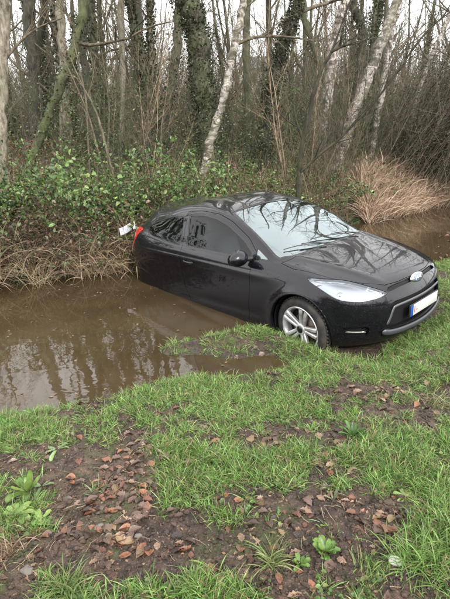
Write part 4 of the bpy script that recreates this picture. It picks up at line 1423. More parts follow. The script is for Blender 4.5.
# the bramble bank at the left of the ditch: brown canes below, green leaves on top
for q in range(30):
    x = -5.2 + 4.2 * (q + rng.random()) / 30; d_ = .15 + .55 * rng.random()
    y = np.interp(x, [-7, -4.5, -3.07, -2.2, -1.2, -.6], [5.2, 5.6, 6.15, 6.6, 7.05, 7.7]) + d_ + .12
    place_bush(dead_b[q % 3], x, y, rng.uniform(.75, 1.05), 'brown tangle of dead bramble canes hanging over the ditch, left of the car', 'dead brambles on the left bank', 'dead_bramble')
for q in range(26):
    x = -5.6 + 5.2 * (q + rng.random()) / 26
    y = np.interp(x, [-7, -4.5, -3.07, -2.2, -1.2, -.4], [5.2, 5.6, 6.15, 6.6, 7.05, 7.9]) + rng.uniform(.75, 2.3)
    place_bush(green_b[q % 3], x, y, rng.uniform(.85, 1.25), 'green leaved bramble growing on the bank above the brown canes', 'green brambles on the left bank', sq=1.15)
# behind the car and towards the right bank
for q in range(34):
    x = -.7 + 4.6 * (q + rng.random()) / 34
    y = np.interp(x, [-.6, .2, 1.2, 2.4, 3.4, 4.4], [7.9, 8.6, 9.2, 9.8, 10.6, 11.3]) + rng.uniform(.1, 1.6)
    k_ = [brown_b, green_b, green_b, dead_b][q % 4][q % 3]
    place_bush(k_, x, y, rng.uniform(.6, 1.0), 'mixed brown and green scrub on the far bank behind the car', 'scrub bushes behind the car', 'scrub_bush', sink=.05)
for q in range(44):
    y = rng.uniform(9, 17); x = rng.uniform(-.5, .55) * y * 1.08
    if pond_sd(x, y) < 1.2: continue
    k_ = [green_b, brown_b, green_b, dead_b][q % 4][q % 3]
    place_bush(k_, x, y, rng.uniform(.7, 1.25), 'low bramble bush on the floor of the wood', 'low brambles on the floor of the wood')

# unseen hedge added behind the viewer to darken what the car flank mirrors
for q in range(34):
    a = R_(185 + 172 * (q + rng.random() * .6) / 34); rr_ = rng.uniform(8.5, 11)
    place_bush(green_b[q % 3] if q % 2 else brown_b[q % 3], rr_ * math.cos(a), rr_ * math.sin(a) - 1, rng.uniform(2.2, 3.0), 'tall unseen hedge bush added behind the viewer to darken the car reflections', 'unseen hedge bushes added for the reflections', 'added_hedge_bush')

# evergreen bush below the gap in the trees
ev = bush_mesh(560, 60, 1.3, 5200, [(.035, .062, .038), (.05, .085, .05), (.07, .11, .07), (.025, .045, .025)], None, .045, droop=-.02, lift=1.6)
p = at(141, 140, 12.5)
place_bush(ev, p[0], p[1], 1.05, 'dense bluish green evergreen bush under the gap in the trees', None, 'evergreen_bush')
p = at(158, 128, 14.5)
place_bush(ev, p[0], p[1], 1.1, 'second evergreen bush, paler and farther back beside the first', None, 'evergreen_bush')
p = at(252, 135, 12.5)
place_bush(ev, p[0], p[1], .95, 'small dark green evergreen bush below the leaning ivy clad trunk', None, 'evergreen_bush')

LEANL = ['leaning dark shrub beside the foot of the slender birch', 'leaning dark shrub above the left end of the dry grass', 'leaning dark shrub rising behind the middle of the dry grass', 'tall leaning dark shrub above the right end of the dry grass',
         'leaning dark shrub cut by the right edge of the photo', 'leaning dark shrub outermost at the right, mostly outside the photo', 'farther leaning shrub whose stems cross the slender birch', 'farther leaning shrub below the thin white birch stem', 'farther leaning shrub at the right edge behind the tall one']
# dark leaning brush at the right: long parallel stems with fine olive leaves
for q, (u, v, Y_, s) in enumerate([(385, 150, 12.2, 1.), (402, 140, 12.6, 1.1), (420, 150, 12.2, 1.1), (438, 140, 12.8, 1.2), (452, 150, 12.4, 1.2), (470, 150, 12.6, 1.3), (395, 120, 14.5, 1.2), (430, 120, 14.8, 1.3), (462, 120, 15, 1.4)]):
    rg = np.random.default_rng(600 + q); mb = MB(); pts = []
    for st in range(70):
        d = unit(np.array([.48 + rg.normal() * .14, rg.normal() * .22, .85])); P = [np.array([rg.normal() * .45, rg.normal() * .4, -.05])]
        L = rg.uniform(1.8, 4.2)
        for k_ in range(9): d = unit(d + rg.normal(size=3) * .05 + [.01, 0, 0]); P.append(P[-1] + d * L / 9)
        mb.tube(P, np.linspace(.009, .003, 10), 3)
        for b in range(11):
            i = rg.integers(2, 9); dd = unit(P[i + 1] - P[i] + rg.normal(size=3) * .17); e = P[i] + dd * rg.uniform(.3, .9); mb.tube([P[i], e], [.004, .002], 3); pts += [P[i], e, (P[i] + e) / 2]
    p = at(u, v, Y_); root = empty('leaning_shrub', (p[0], p[1], float(ground_h(p[0], p[1])))); root.scale = (s, s, s)
    tag(root, LEANL[q], 'bush', 'dark leaning shrubs at the right of the wood')
    mb.build('stems', bark_dark if q % 2 else twig_m, root)
    pts = np.array(pts); C = pts[rg.integers(0, len(pts), 3800)] + rg.normal(size=(3800, 3)) * .06
    ml = MB(); V, Qd, T = leaves_mesh(C, rg.uniform(.03, .07, 3800), tints(3800, [(.045, .055, .022), (.07, .075, .035), (.03, .035, .018), (.09, .075, .05)], None, .2, rg), .2, .35, rg); ml.add(V, Qd, c=T)
    ml.build('leaves', leaf_m, root, tint=True)

# ---------------------------------------------------------------- ground cover of the wood: leaves, moss and weeds
rg = np.random.default_rng(71); n = 90000
y = 6 + 26 * rg.random(n) ** 1.3; x = rg.uniform(-.75, .75, n) * y
sd = pond_sd(x, y); kk_ = (sd > .05) & (y > 5.2 + np.clip(x, 0, 9) * .45); x, y = x[kk_], y[kk_]; n = len(x)
z = ground_h(x, y) + rg.random(n) ** 2 * .55 * (vnoise(x * .8, y * .8, 8) > .40)
g = vnoise(x * .7, y * .7, 12) > .55
T = np.where(g[:, None], tints(n, GREENS, None, .2, rg), tints(n, BROWNS + [(.17, .14, .09)], None, .2, rg))
V, Qd, C = leaves_mesh(np.stack([x, y, z + .01], 1), rg.uniform(.04, .11, n) * np.clip(y / 9, 1, 2.2), T, .6, .6, rg)
mb = MB(); mb.add(V, Qd, c=C); o = mb.build('leaf_litter', dead_leaf_m, tint=True)
tag(o, 'brown and green ground cover on the floor of the wood', 'ground cover', kind='stuff')
# mossy, ivy grown undergrowth between the trunks
rg = np.random.default_rng(73); n = 85000
y = 9.5 + 16 * rg.random(n) ** 1.2; x = rg.uniform(-.62, .62, n) * y
den = fbm(x * .9, y * .9, 91, 3); m_ = (pond_sd(x, y) > 1.3) & (den > .43); x, y, den = x[m_], y[m_], den[m_]; n = len(x)
z = ground_h(x, y) + rg.random(n) ** 1.3 * np.clip((den - .41) * 13, .3, 2.6)
V, Qd, C = leaves_mesh(np.stack([x, y, z], 1), rg.uniform(.03, .07, n) * np.clip(y / 11, 1, 2), tints(n, [(.085, .125, .040), (.12, .16, .06), (.055, .085, .030), (.15, .15, .08), (.12, .20, .06)], None, .2, rg), .3, .45, rg)
mb = MB(); mb.add(V, Qd, c=C); o = mb.build('undergrowth', leaf_m, tint=True)
tag(o, 'olive green undergrowth between the trunks of the wood', 'undergrowth', kind='stuff')
# rusty bracken patch
rg = np.random.default_rng(77); n = 2600; c = at(27, 122, 13.5)
C = np.stack([c[0] + rg.normal(size=n) * .5, c[1] + rg.normal(size=n) * .4, float(ground_h(c[0], c[1])) + rg.random(n) ** 1.5 * 1.15], 1)
V, Qd, T = leaves_mesh(C, rg.uniform(.04, .09, n), tints(n, [(.26, .11, .06), (.20, .09, .05), (.33, .17, .10)], None, .2, rg), .4, .4, rg)
mb = MB(); mb.add(V, Qd, c=T); o = mb.build('bracken', dead_leaf_m, tint=True); tag(o, 'rusty orange bracken patch behind the mossy leaning trunk', 'bracken', kind='stuff')


# ---------------------------------------------------------------- blades
def blades(P, L, W, D, tint, droop=.6, segs=3, rg=None):
    """curved tapering blades from roots P along D; returns arrays"""
    rg = rg or rng; n = len(P)
    L = np.broadcast_to(L, (n,))[:, None]; W = np.broadcast_to(W, (n,))[:, None]
    S_ = unit(np.cross(D, rg.normal(size=(n, 3)))); d = D.copy(); p = P.copy(); cols = []
    gdir = np.array([0, 0, -1.])
    for s in range(segs):
        w = W * (1 - .25 * s / segs) * .5 * (.75 if s == 0 else 1)
        cols += [p - S_ * w, p + S_ * w]
        p = p + d * L / segs; d = unit(d + gdir * droop * (s + 1) / segs * .6)
    cols.append(p)
    k = 2 * segs + 1; V = np.stack(cols, 1).reshape(-1, 3); o = (np.arange(n) * k)[:, None]
    Q = np.concatenate([o + [2 * s, 2 * s + 1, 2 * s + 3, 2 * s + 2] for s in range(segs - 1)]) if segs > 1 else []
    T = o + [2 * segs - 2, 2 * segs - 1, 2 * segs]
    return V, Q, T, np.repeat(tint, k, axis=0)


def reed_mesh(seed, n, L, spread, cols, droop, w=.006, up=1.):
    rg = np.random.default_rng(seed)
    P = np.stack([rg.normal(size=n) * spread, rg.normal(size=n) * spread, np.full(n, -.02)], 1)
    D = unit(np.stack([rg.normal(size=n), rg.normal(size=n), np.full(n, up)], 1))
    V, Q, T, C = blades(P, rg.uniform(.45, 1.1, n) * L, rg.uniform(.5, 1.2, n) * w, D, tints(n, cols, None, .15, rg), droop, 5, rg)
    V[:, 2] = np.maximum(V[:, 2], -.12)
    mb = MB(); mb.add(V, Q, T, c=C); return mb.mesh('reed_clump', [straw_m], tint=True)


STRAW = [(.42, .32, .20), (.50, .39, .26), (.33, .24, .15), (.24, .17, .10)]
reeds = [reed_mesh(700 + q, 90, .62, .07, STRAW, .95, .008, 1.1) for q in range(3)]
for q, (u, v) in enumerate([(-6, 262), (8, 258), (22, 262), (48, 258), (64, 262), (84, 258), (98, 262), (112, 262), (122, 266), (128, 258), (36, 262), (-18, 268), (2, 250), (15, 246), (-2, 240), (104, 240), (118, 245), (126, 243), (108, 255), (74, 268), (90, 268)]):
    d_ = CROT @ np.array([(u - 225) / 466, -(v - 299.5) / 466, -1.0]); P_ = CAM + d_ * ((0.12 - CAM[2]) / d_[2])
    o = obj('reed_clump', reeds[q % 3]); o.location = (P_[0], P_[1] + .05, max(float(ground_h(P_[0], P_[1])), -.02)); o.rotation_euler = (0, 0, q * 1.3)
    o.location.y = float(np.interp(P_[0] * .93, [-7, -4.5, -3.07, -2.2, -1.2, -.6], [5.2, 5.6, 6.15, 6.6, 7.05, 7.7])) - .04 + .12 * (q % 3); o.location.x *= .93; o.location.z = .02 + .14 * (q % 3); s = rng.uniform(.9, 1.25) * (1.35 if u in (8, 128, 122, 112, -6, 22, 2, 15) else 1.1); o.scale = (s, s, s)
    tag(o, 'pale dried reed clump drooping into the water at the foot of the bramble bank', 'reeds', 'dried reeds along the left bank')

# long pale canes leaning over the brambles
mb = MB(); rg = np.random.default_rng(88)
for q in range(70):
    x = rg.uniform(-5, -1.1); y = np.interp(x, [-7, -4.5, -3.07, -2.2, -1.2], [5.2, 5.6, 6.15, 6.6, 7.05]) + rg.uniform(.0, .5)
    p = np.array([x, y, float(ground_h(x, y))]); grow(mb, p, [rg.normal() * .6, -.25 + rg.normal() * .4, rg.uniform(.4, 1)], rg.uniform(.4, 1.1), .003, 0, rg, 4, .12, -.10, 0, seg=.1, r_end=.5)
o = mb.build('dry_canes', straw_stem); tag(o, 'thin pale dead canes scattered through the bramble bank', 'dead canes', kind='stuff')

# pale dry grass mound on the right bank
rg = np.random.default_rng(91); n = 21000
x = rg.uniform(3.1, 9, n); yb = np.interp(x, [2.4, 3.4, 4.4, 5.2, 7, 12], [9.6, 10.4, 11.1, 11.9, 12.9, 14]); y = yb + rg.uniform(-.2, 2.1, n)
m_ = vnoise(x * 1.6, y * 1.6, 41) > .22; x, y, yb = x[m_], y[m_], yb[m_]; n = len(x)
z = ground_h(x, y)
D = unit(np.stack([rg.normal(size=n) * .6, -.15 + rg.normal(size=n) * .55, np.full(n, 1.)], 1)); z = z + .30 * rg.random(n) * fbm(x * 1.3, y * 1.3, 47, 2)
V, Qd, T, C = blades(np.stack([x, y, z], 1), rg.uniform(.3, .95, n), rg.uniform(.006, .014, n), D, tints(n, [(.62, .46, .33), (.70, .54, .40), (.52, .37, .26), (.36, .24, .17)], None, .14, rg), 1.0, 4, rg)
mb = MB(); mb.add(V, Qd, T, c=C); o = mb.build('dry_grass', straw_m, tint=True); tag(o, 'straw coloured dry grass hanging over the water on the right bank', 'dry grass', kind='stuff')

# tall thin dead grass and weeds behind the car
rg = np.random.default_rng(93); n = 15000
y = 8.0 + 7 * rg.random(n) ** 1.3; x = rg.uniform(-.62, .60, n) * y
m_ = (pond_sd(x, y) > .15) & (vnoise(x * 1.1, y * 1.1, 44) > .38); x, y = x[m_], y[m_]; n = len(x)
D = unit(np.stack([rg.normal(size=n) * .35, rg.normal(size=n) * .35, np.ones(n)], 1))
V, Qd, T, C = blades(np.stack([x, y, ground_h(x, y)], 1), rg.uniform(.35, 1.25, n), rg.uniform(.004, .010, n), D, tints(n, [(.20, .16, .09), (.14, .13, .06), (.28, .21, .13), (.09, .11, .04), (.13, .09, .055)], None, .2, rg), .35, 4, rg)
mb = MB(); mb.add(V, Qd, T, c=C); o = mb.build('tall_weeds', straw_m, tint=True); tag(o, 'thin brown and olive weeds standing on the far bank behind the car', 'weeds', kind='stuff')

# white card stuck on the reeds by the tail light
c = at(127.5, 228.5, 6.75)
card = bpy.data.objects.new('white_card', None); COL.objects.link(card)
bx = bmesh.new(); slab(bx, 0, 0, 0, .26, .13, .006, .002)
bmesh.ops.subdivide_edges(bx, edges=[e for e in bx.edges if abs((e.verts[0].co - e.verts[1].co).x) > .1], cuts=5)
for v_ in bx.verts: v_.co.z += .012 * math.sin(v_.co.x * 22)
cm = mat('white_card_paper', (.6, .6, .66), .5); kq = NT(cm); kq.set('Base Color', kq.ramp(kq.noise(18, 4), [(.35, (.46, .46, .52)), (.7, (.36, .34, .37))]))
bpy.data.objects.remove(card)
card = bm_obj('white_card', bx, cm, None, True, 35)
card.location = c; card.rotation_euler = (R_(48), R_(-22), R_(-5))
tag(card, 'small white card lying tilted on dried reeds beside the red tail light', 'card')

# small white house glimpsed far off between the trunks
hp = at(264, 82, 62.); gz = float(ground_h(hp[0], hp[1]))
house = empty('distant_house', (hp[0], hp[1], gz)); tag(house, 'small white building glimpsed far off between the trunks', 'building')
wm = mat('white_render', (.75, .74, .72), .8); rm = mat('slate_roof', (.16, .15, .16), .7); pm = mat('dark_pane', (.03, .035, .04), .15)
top = hp[2] + 1.2 - gz
bx = bmesh.new(); slab(bx, 0, 0, top * .5 - .2, 5.2, 5, top + .4); bm_obj('wall', bx, wm, house, False)
bx = bmesh.new()
for s in (-1, 1): slab(bx, 0, s * 1.5, top + .75, 5.8, 3.5, .12, .0, Matrix.Rotation(-s * R_(26), 3, 'X'))
bm_obj('roof', bx, rm, house, False)
for wx in (-1.4, 1.4):
    bx = bmesh.new(); slab(bx, wx, -2.51, top - 1.0, 1.0, .06, 1.1); f_ = bm_obj('window', bx, wm, house, False)
    bx = bmesh.new(); slab(bx, wx, -2.56, top - 1.0, .85, .03, .95); bm_obj('pane', bx, pm, f_, False)
# ================================================================== the near bank: grass, leaves, weeds
def photo_uv(x, y, z):
    d = (np.stack([x - CAM[0], y - CAM[1], z - CAM[2]], -1)) @ CROT
    return 225 + 466 * d[..., 0] / -d[..., 2], 299.5 - 466 * d[..., 1] / -d[..., 2]


# where turf grows (+) and bare mud or leaves lie (-) on the bank, read off the photograph: centre, half sizes, weight
PATCH = [(60, 430, 90, 16, .5), (20, 515, 42, 45, .6), (230, 470, 70, 40, .55), (180, 395, 80, 22, .45), (330, 380, 90, 28, .4), (430, 350, 50, 60, .5), (420, 460, 50, 30, .4),
         (400, 570, 60, 35, .7), (200, 592, 60, 18, .5), (90, 590, 60, 16, .6), (240, 340, 90, 14, .30), (320, 430, 60, 20, .2), (320, 555, 50, 20, .25),
         (70, 465, 80, 20, -.9), (205, 480, 60, 36, .75), (110, 512, 42, 40, -1.2), (190, 552, 135, 20, -1.05), (350, 470, 70, 30, .3), (430, 500, 40, 30, .4), (290, 400, 60, 20, .3), (120, 560, 90, 20, -.8), (290, 505, 75, 16, -.5), (400, 408, 45, 14, -.7), (360, 505, 60, 16, -.4),
         (55, 400, 60, 8, -.2), (20, 570, 30, 25, -.7), (300, 570, 60, 25, -.45), (430, 590, 40, 14, -.6), (270, 448, 28, 13, -.3), (385, 425, 50, 9, -.4), (340, 350, 60, 10, .0), (190, 372, 60, 5, -.5), (445, 300, 30, 40, .8), (300, 345, 40, 10, .4), (400, 345, 50, 12, .3)]


def turf(x, y, z):
    u, v = photo_uv(x, y, z)
    s = .40 + 0 * u
    for cu, cv, a, b, w in PATCH: s = s + w * np.exp(-(((u - cu) / a) ** 2 + ((v - cv) / b) ** 2))
    n = fbm(x * 3.0, y * 3.0, 61, 3) - .5; n2 = fbm(x * 11, y * 11, 62, 2) - .5
    return s + 1.7 * n + 1.9 * n2


def in_car(x, y):
    cx = CARI[0, 0] * x + CARI[0, 1] * y + CARI[0, 3]; cy = CARI[1, 0] * x + CARI[1, 1] * y + CARI[1, 3]
    return (np.abs(cx - .04) < 1.93) & (np.abs(cy) < .74)


rg = np.random.default_rng(201)
def sample_bank(n, y0=.75, y1=7.2, pw=1.5):
    y = y0 + (y1 - y0) * rg.random(n) ** pw; x = rg.uniform(-1, 1, n) * (y * .60 + .60) + .1
    m = (pond_sd(x, y) > .015) & (y < 4.8 + np.clip(x, 0, 6) * .55) & ~in_car(x, y)
    return x[m], y[m]

x, y = sample_bank(74000, pw=1.15)
z = ground_h(x, y)
t = turf(x, y, z)
keep = rg.random(len(x)) < np.clip((t - .32) * 1.7, 0, 1) * .78
x, y, z, t = x[keep], y[keep], z[keep], t[keep]
nb = 9
n = len(x) * nb
bx_ = np.repeat(x, nb) + rg.normal(size=n) * .017; by_ = np.repeat(y, nb) + rg.normal(size=n) * .017; bz_ = np.repeat(z, nb) - .006
lean = np.repeat(rg.normal(size=(len(x), 3)) * [.6, .6, 0], nb, 0)
D = unit(rg.normal(size=(n, 3)) * [.55, .55, .1] + lean + [0, 0, .75])
Lb = np.repeat(rg.uniform(.028, .075, len(x)) * np.clip(.6 + t * .7, .6, 1.5), nb) * rg.uniform(.6, 1.3, n)
tuftc = np.repeat(rg.random(len(x)), nb)
base = tints(n, [(.14, .27, .055), (.21, .36, .085), (.08, .17, .035), (.30, .40, .14)], [.28, .32, .2, .20], .22, rg)
dry = rg.random(n) < .14; base[dry] = tints(int(dry.sum()), [(.36, .29, .16), (.27, .20, .11)], None, .15, rg)
base *= (.8 + .4 * tuftc)[:, None]
V, Qd, T, C = blades(np.stack([bx_, by_, bz_], 1), Lb, rg.uniform(.0022, .0042, n), D, base, .75, 3, rg)
mb = MB(); mb.add(V, Qd, T, c=C); o = mb.build('grass', grass_m, tint=True)
tag(o, 'bright green grass growing in patches on the muddy near bank', 'grass', kind='stuff')
print('blades', n)

# little round weeds creeping among the grass
x, y = sample_bank(26000, pw=1.3); z = ground_h(x, y); t = turf(x, y, z)
keep = (fbm(x * 4, y * 4, 77, 2) > .5) & (t > .35); x, y, z = x[keep], y[keep], z[keep]; n = len(x)
V, Qd, C = leaves_mesh(np.stack([x, y, z + rg.random(n) * .022], 1), rg.uniform(.010, .028, n), tints(n, [(.09, .17, .04), (.13, .22, .06), (.07, .12, .03), (.17, .20, .07)], None, .15, rg), .75, .8, rg)
mb = MB(); mb.add(V, Qd, c=C); o = mb.build('small_weeds', leaf_m, tint=True); tag(o, 'small round leaved weeds creeping between the grass', 'weeds', kind='stuff')

# crumbs of soil, bits of twig and torn leaf
x, y = sample_bank(26000, pw=1.4); z = ground_h(x, y); n = len(x)
V, Qd, C = leaves_mesh(np.stack([x, y, z + .003], 1), rg.uniform(.006, .02, n), tints(n, BROWNS + [(.25, .17, .11), (.04, .028, .02)], None, .25, rg), .5, .5, rg)
mb = MB(); mb.add(V, Qd, c=C); o = mb.build('litter_crumbs', dead_leaf_m, tint=True); tag(o, 'torn leaf bits and crumbs strewn on the mud', 'litter', kind='stuff')
mb = MB()
x, y = sample_bank(900, pw=1.4); z = ground_h(x, y)
for q in range(len(x)):
    a = rg.uniform(0, 6.28); L = rg.uniform(.03, .14); d = np.array([math.cos(a), math.sin(a), 0])
    P = np.array([[x[q], y[q], z[q] + .006]] * 4) + np.outer(np.linspace(-.5, .5, 4), d) * L + rg.normal(size=(4, 3)) * [.004, .004, .003]
    mb.tube(P, rg.uniform(.0008, .0022), 4)
o = mb.build('fallen_twigs', straw_stem); tag(o, 'short dry twigs lying on the near bank', 'twigs', kind='stuff')

# crumbly clods of soil on the bare mud
x, y = sample_bank(20000, 1.0, 4.8, 1.2); z = ground_h(x, y); t = turf(x, y, z); k_ = t < .62; x, y, z = x[k_], y[k_], z[k_]; n = len(x)
ico = bmesh.new(); bmesh.ops.create_icosphere(ico, subdivisions=1, radius=1); iv = np.array([v_.co[:] for v_ in ico.verts]); itri = np.array([[v_.index for v_ in f_.verts] for f_ in ico.faces]); ico.free()
sz = rg.uniform(.0025, .011, n) * (rg.random(n) ** 1.5 + .4); nv_ = len(iv)
V = (iv[None] * (1 + rg.normal(size=(n, nv_, 1)) * .22) * sz[:, None, None] * np.array([1.2, 1, .7]) + np.stack([x, y, z + sz * .3], 1)[:, None]).reshape(-1, 3)
T = (itri[None] + (np.arange(n) * nv_)[:, None, None]).reshape(-1, 3)
o = obj('soil_crumbs', mesh_np('soil_crumbs', V, T, [mud], False), ground); tag(o, kind='stuff')

# fallen leaves: curled, lobed, each with a midrib fold
def fallen_leaf_mesh(seed):
    r2 = np.random.default_rng(seed); n = 9
    lob = r2.random() < .3
    t = np.linspace(0, 1, n); w = np.sin(np.pi * t ** .85) * .30
    if lob: w = w * (1 + .2 * np.cos(np.arange(n) * np.pi)); w[0] = w[-1] = 0.01
    w[-1] = .008; w[0] = .012
    curl = r2.uniform(-.8, .9); cup = r2.uniform(.2, .9); tw = r2.uniform(-.5, .5)
    V = []
    for i_ in range(n):
        x_ = t[i_] - .5; zc = curl * x_ * x_ * .9
        for s, ww in ((-1, 1), (-.5, .5), (0, 0), (.5, .5), (1, 1)):
            yy = w[i_] * s
            V.append((x_, yy * math.cos(tw * x_), zc + cup * abs(yy) * (1.2 * abs(s)) + tw * x_ * yy + r2.normal() * .018 * abs(s)))
    Q = [[a * 5 + b, a * 5 + b + 1, (a + 1) * 5 + b + 1, (a + 1) * 5 + b] for a in range(n - 1) for b in range(4)]
    V = np.array(V); V[:, 2] -= V[:, 2].min()
    mb = MB(); mb.add(V, Q); mb.tube([(-.5, 0, V[2][2] + .005), (-.62, .01, V[2][2] + .02), (-.72, .04, V[2][2] + .05)], .008, 3)
    return mb


leaf_cols = [(.080, .042, .028), (.20, .085, .045), (.050, .027, .019), (.23, .145, .095), (.075, .045, .032), (.13, .055, .034), (.16, .105, .055), (.038, .023, .017), (.12, .075, .055), (.095, .054, .038)]
lmats = []
for q, c_ in enumerate(leaf_cols):
    lm = mat('fallen_leaf_colour', c_, .42); kq = NT(lm)
    c0 = kq.ramp(kq.noise(3.5, 5, .65), [(.32, tuple(a * .45 for a in c_)), (.55, c_), (.75, tuple(min(1, a * 1.5) for a in c_))])
    kq.set('Base Color', c0); kq.set('Roughness', kq.rng(kq.noise(5, 3), .3, .7, .2, .55)); kq.bump(kq.noise(9, 5), .5, .03)
    lmats.append(lm)
lm_meshes = []
for q in range(20):
    lm_meshes.append(fallen_leaf_mesh(900 + q).mesh('leaf', [lmats[q % 10]]))
LEAFP = [(118, 505, 42, 34, 1.), (130, 545, 60, 16, .8), (118, 470, 18, 30, .9), (60, 535, 50, 22, .4), (285, 520, 45, 18, .4), (380, 400, 35, 14, .6), (325, 470, 60, 26, .35), (235, 455, 50, 14, .25), (270, 450, 35, 22, .4), (370, 440, 50, 14, .35),
         (150, 440, 30, 12, .5), (95, 545, 40, 24, .5), (255, 585, 60, 18, .5), (400, 530, 60, 20, .5), (300, 560, 60, 22, .3), (55, 405, 60, 8, .25), (340, 500, 60, 12, .35), (200, 500, 60, 22, .06)]


def leaf_density(x, y, z):
    u, v = photo_uv(x, y, z); s = .06 + 0 * u
    for cu, cv, a, b, w in LEAFP: s = np.maximum(s, w * np.exp(-(((u - cu) / a) ** 2 + ((v - cv) / b) ** 2)))
    return s * np.clip(fbm(x * 6, y * 6, 81, 2) * 2.6 - .55, .1, 1.3), u, v


x, y = sample_bank(40000, pw=1.3); z = ground_h(x, y); dn, u, v = leaf_density(x, y, z)
k_ = (rg.random(len(x)) < (dn * 1.15 + .008)); x, y, z, u, v = x[k_], y[k_], z[k_], u[k_], v[k_]
vis = (u > -5) & (u < 455) & (v < 604)
order = np.argsort(np.where(vis, y, y + 50))
x, y, z = x[order], y[order], z[order]
print('leaves', len(x))
e_ = .04
nx = (ground_h(x - e_, y) - ground_h(x + e_, y)) / (2 * e_); ny_ = (ground_h(x, y - e_) - ground_h(x, y + e_)) / (2 * e_)
rest = MB()
for q in range(min(len(x), 9000)):
    s = float(rg.uniform(.034, .070) if rg.random() < .75 else rg.uniform(.015, .03))
    nrm = Vector((nx[q] + rg.normal() * .16, ny_[q] + rg.normal() * .16, 1)).normalized()
    qt = nrm.to_track_quat('Z', 'Y') @ Matrix.Rotation(rg.uniform(0, 6.28), 4, 'Z').to_quaternion()
    M_ = Matrix.Translation((x[q], y[q], z[q] - .002 + .007 * rg.random())) @ qt.to_matrix().to_4x4() @ Matrix.Diagonal((s, s * rg.uniform(.7, 1.3), s * rg.uniform(.35, .9), 1))
    if q < 295:
        o = obj('fallen_leaf', lm_meshes[rg.integers(20)], ground); o.matrix_world = M_
    else:
        me = lm_meshes[rg.integers(20)]
        rest.parts = getattr(rest, 'parts', []); rest.parts.append((me, M_))
bml = bmesh.new()
vb = []; fb = []; mb_i = []; off = 0
cache = {}
for me, M_ in rest.parts:
    if me.name not in cache:
        co = np.empty(len(me.vertices) * 3, np.float32); me.vertices.foreach_get('co', co)
        cache[me.name] = (co.reshape(-1, 3), np.array([list(p_.vertices) for p_ in me.polygons]), lmats.index(me.materials[0]))
    co, fs, mi_ = cache[me.name]; A = np.array(M_)
    vb.append(co @ A[:3, :3].T + A[:3, 3]); fb.append(fs + off); mb_i.append(np.full(len(fs), mi_)); off += len(co)
bml.free()
o = obj('scattered_leaves', mesh_np('scattered_leaves', np.concatenate(vb), np.concatenate(fb), lmats, True, None, np.concatenate(mb_i)), ground)
tag(o, kind='stuff')

# leaves and specks afloat on the pond
for q in range(150):
    while True:
        fx = rg.uniform(-2.9, .4); fy = rg.uniform(2.9, 6.6)
        if pond_sd(np.array([fx]), np.array([fy]))[0] < -.05 and not in_car(np.array([fx]), np.array([fy]))[0]: break
    o = obj('floating_leaf', lm_meshes[[3, 8, 9, 13, 18, 6][rg.integers(6)]], water); s = rg.uniform(.012, .045)
    o.location = (fx, fy, .0005); o.rotation_euler = (rg.normal() * .08, rg.normal() * .08, rg.uniform(0, 6.28)); o.scale = (s, s, s * .35)


# ---------------------------------------------------------------- single weeds
def broad_plant(name, label, u, v, nleaf, L, W, cols, lift=(.3, 1.1), seed=1, serr=False, cat='plant', Y=None, size_j=.3):
    d_ = CROT @ np.array([(u - 225) / 466, -(v - 299.5) / 466, -1.0]); z0 = .3
    for _ in range(4):
        P_ = CAM + d_ * ((z0 - CAM[2]) / d_[2]); z0 = float(ground_h(P_[0], P_[1]))
    r2 = np.random.default_rng(seed)
    root = empty(name, (P_[0], P_[1], z0)); tag(root, label, cat)
    for q in range(nleaf):
        a = q * 2.4 + r2.normal() * .3; el = r2.uniform(*lift); l = L * r2.uniform(1 - size_j, 1 + size_j); n = 8
        t = np.linspace(0, 1, n)
        rr = l * np.sin(np.pi / 2 * t) * math.cos(el) + .004; zz = l * math.sin(el) * t - l * .55 * t ** 2.4 * math.cos(el) + .004
        ww = W * l / L * np.sin(np.pi * np.clip(t * .92 + .04, 0, 1)) ** .8 * (t > .12) + .0015
        if serr: ww = ww * (1 + .25 * np.cos(np.arange(n) * np.pi))
        V = []
        for i_ in range(n):
            c0 = np.array([math.cos(a) * rr[i_], math.sin(a) * rr[i_], zz[i_]]); sd_ = np.array([-math.sin(a), math.cos(a), 0])
            for s in (-1, -.5, 0, .5, 1): V.append(c0 + sd_ * ww[i_] * .5 * s + [0, 0, abs(s) * ww[i_] * .22 + .002 * math.sin(i_ * 2.2 + s)])
        Q = [[x_ * 5 + y_, x_ * 5 + y_ + 1, (x_ + 1) * 5 + y_ + 1, (x_ + 1) * 5 + y_] for x_ in range(n - 1) for y_ in range(4)]
        mb = MB(); mb.add(V, Q, c=tints(1, cols, None, .15, r2)[0]); mb.build('leaf', leaf_m, root, tint=True)
    return root


PG = [(.17, .27, .06), (.21, .31, .08), (.13, .21, .05)]
broad_plant('dock_plant', 'large leaved dock with upright pale green leaves at the left edge of the bank', 28, 492, 11, .115, .036, PG, (.5, 1.3), 1)
broad_plant('dock_plant', 'low spreading dock with many small leaves below the upright one', 18, 515, 20, .075, .024, PG, (.2, .9), 2)
broad_plant('dock_plant', 'small dock sprouting beside the larger docks, nearest the leafy mud', 42, 520, 11, .07, .026, PG, (.2, .9), 22)
broad_plant('leafy_weed', 'leafy green weed in the bare mud near the bottom edge', 325, 552, 26, .062, .020, [(.17, .29, .06), (.13, .23, .05)], (.25, 1.2), 3, False)
broad_plant('leafy_weed', 'smaller leafy weed growing to the left of the larger one', 300, 565, 14, .045, .016, [(.17, .29, .06), (.13, .23, .05)], (.25, 1.2), 33, False)
broad_plant('plantain', 'dark green rosette of narrow upright leaves in the middle of the bank', 352, 436, 16, .095, .016, [(.07, .15, .03), (.09, .18, .04)], (.6, 1.3), 4)
broad_plant('weed', 'small pale sprig standing in the bare mud between grass patches', 333, 500, 7, .055, .010, [(.30, .30, .18), (.2, .24, .12)], (.7, 1.4), 5)
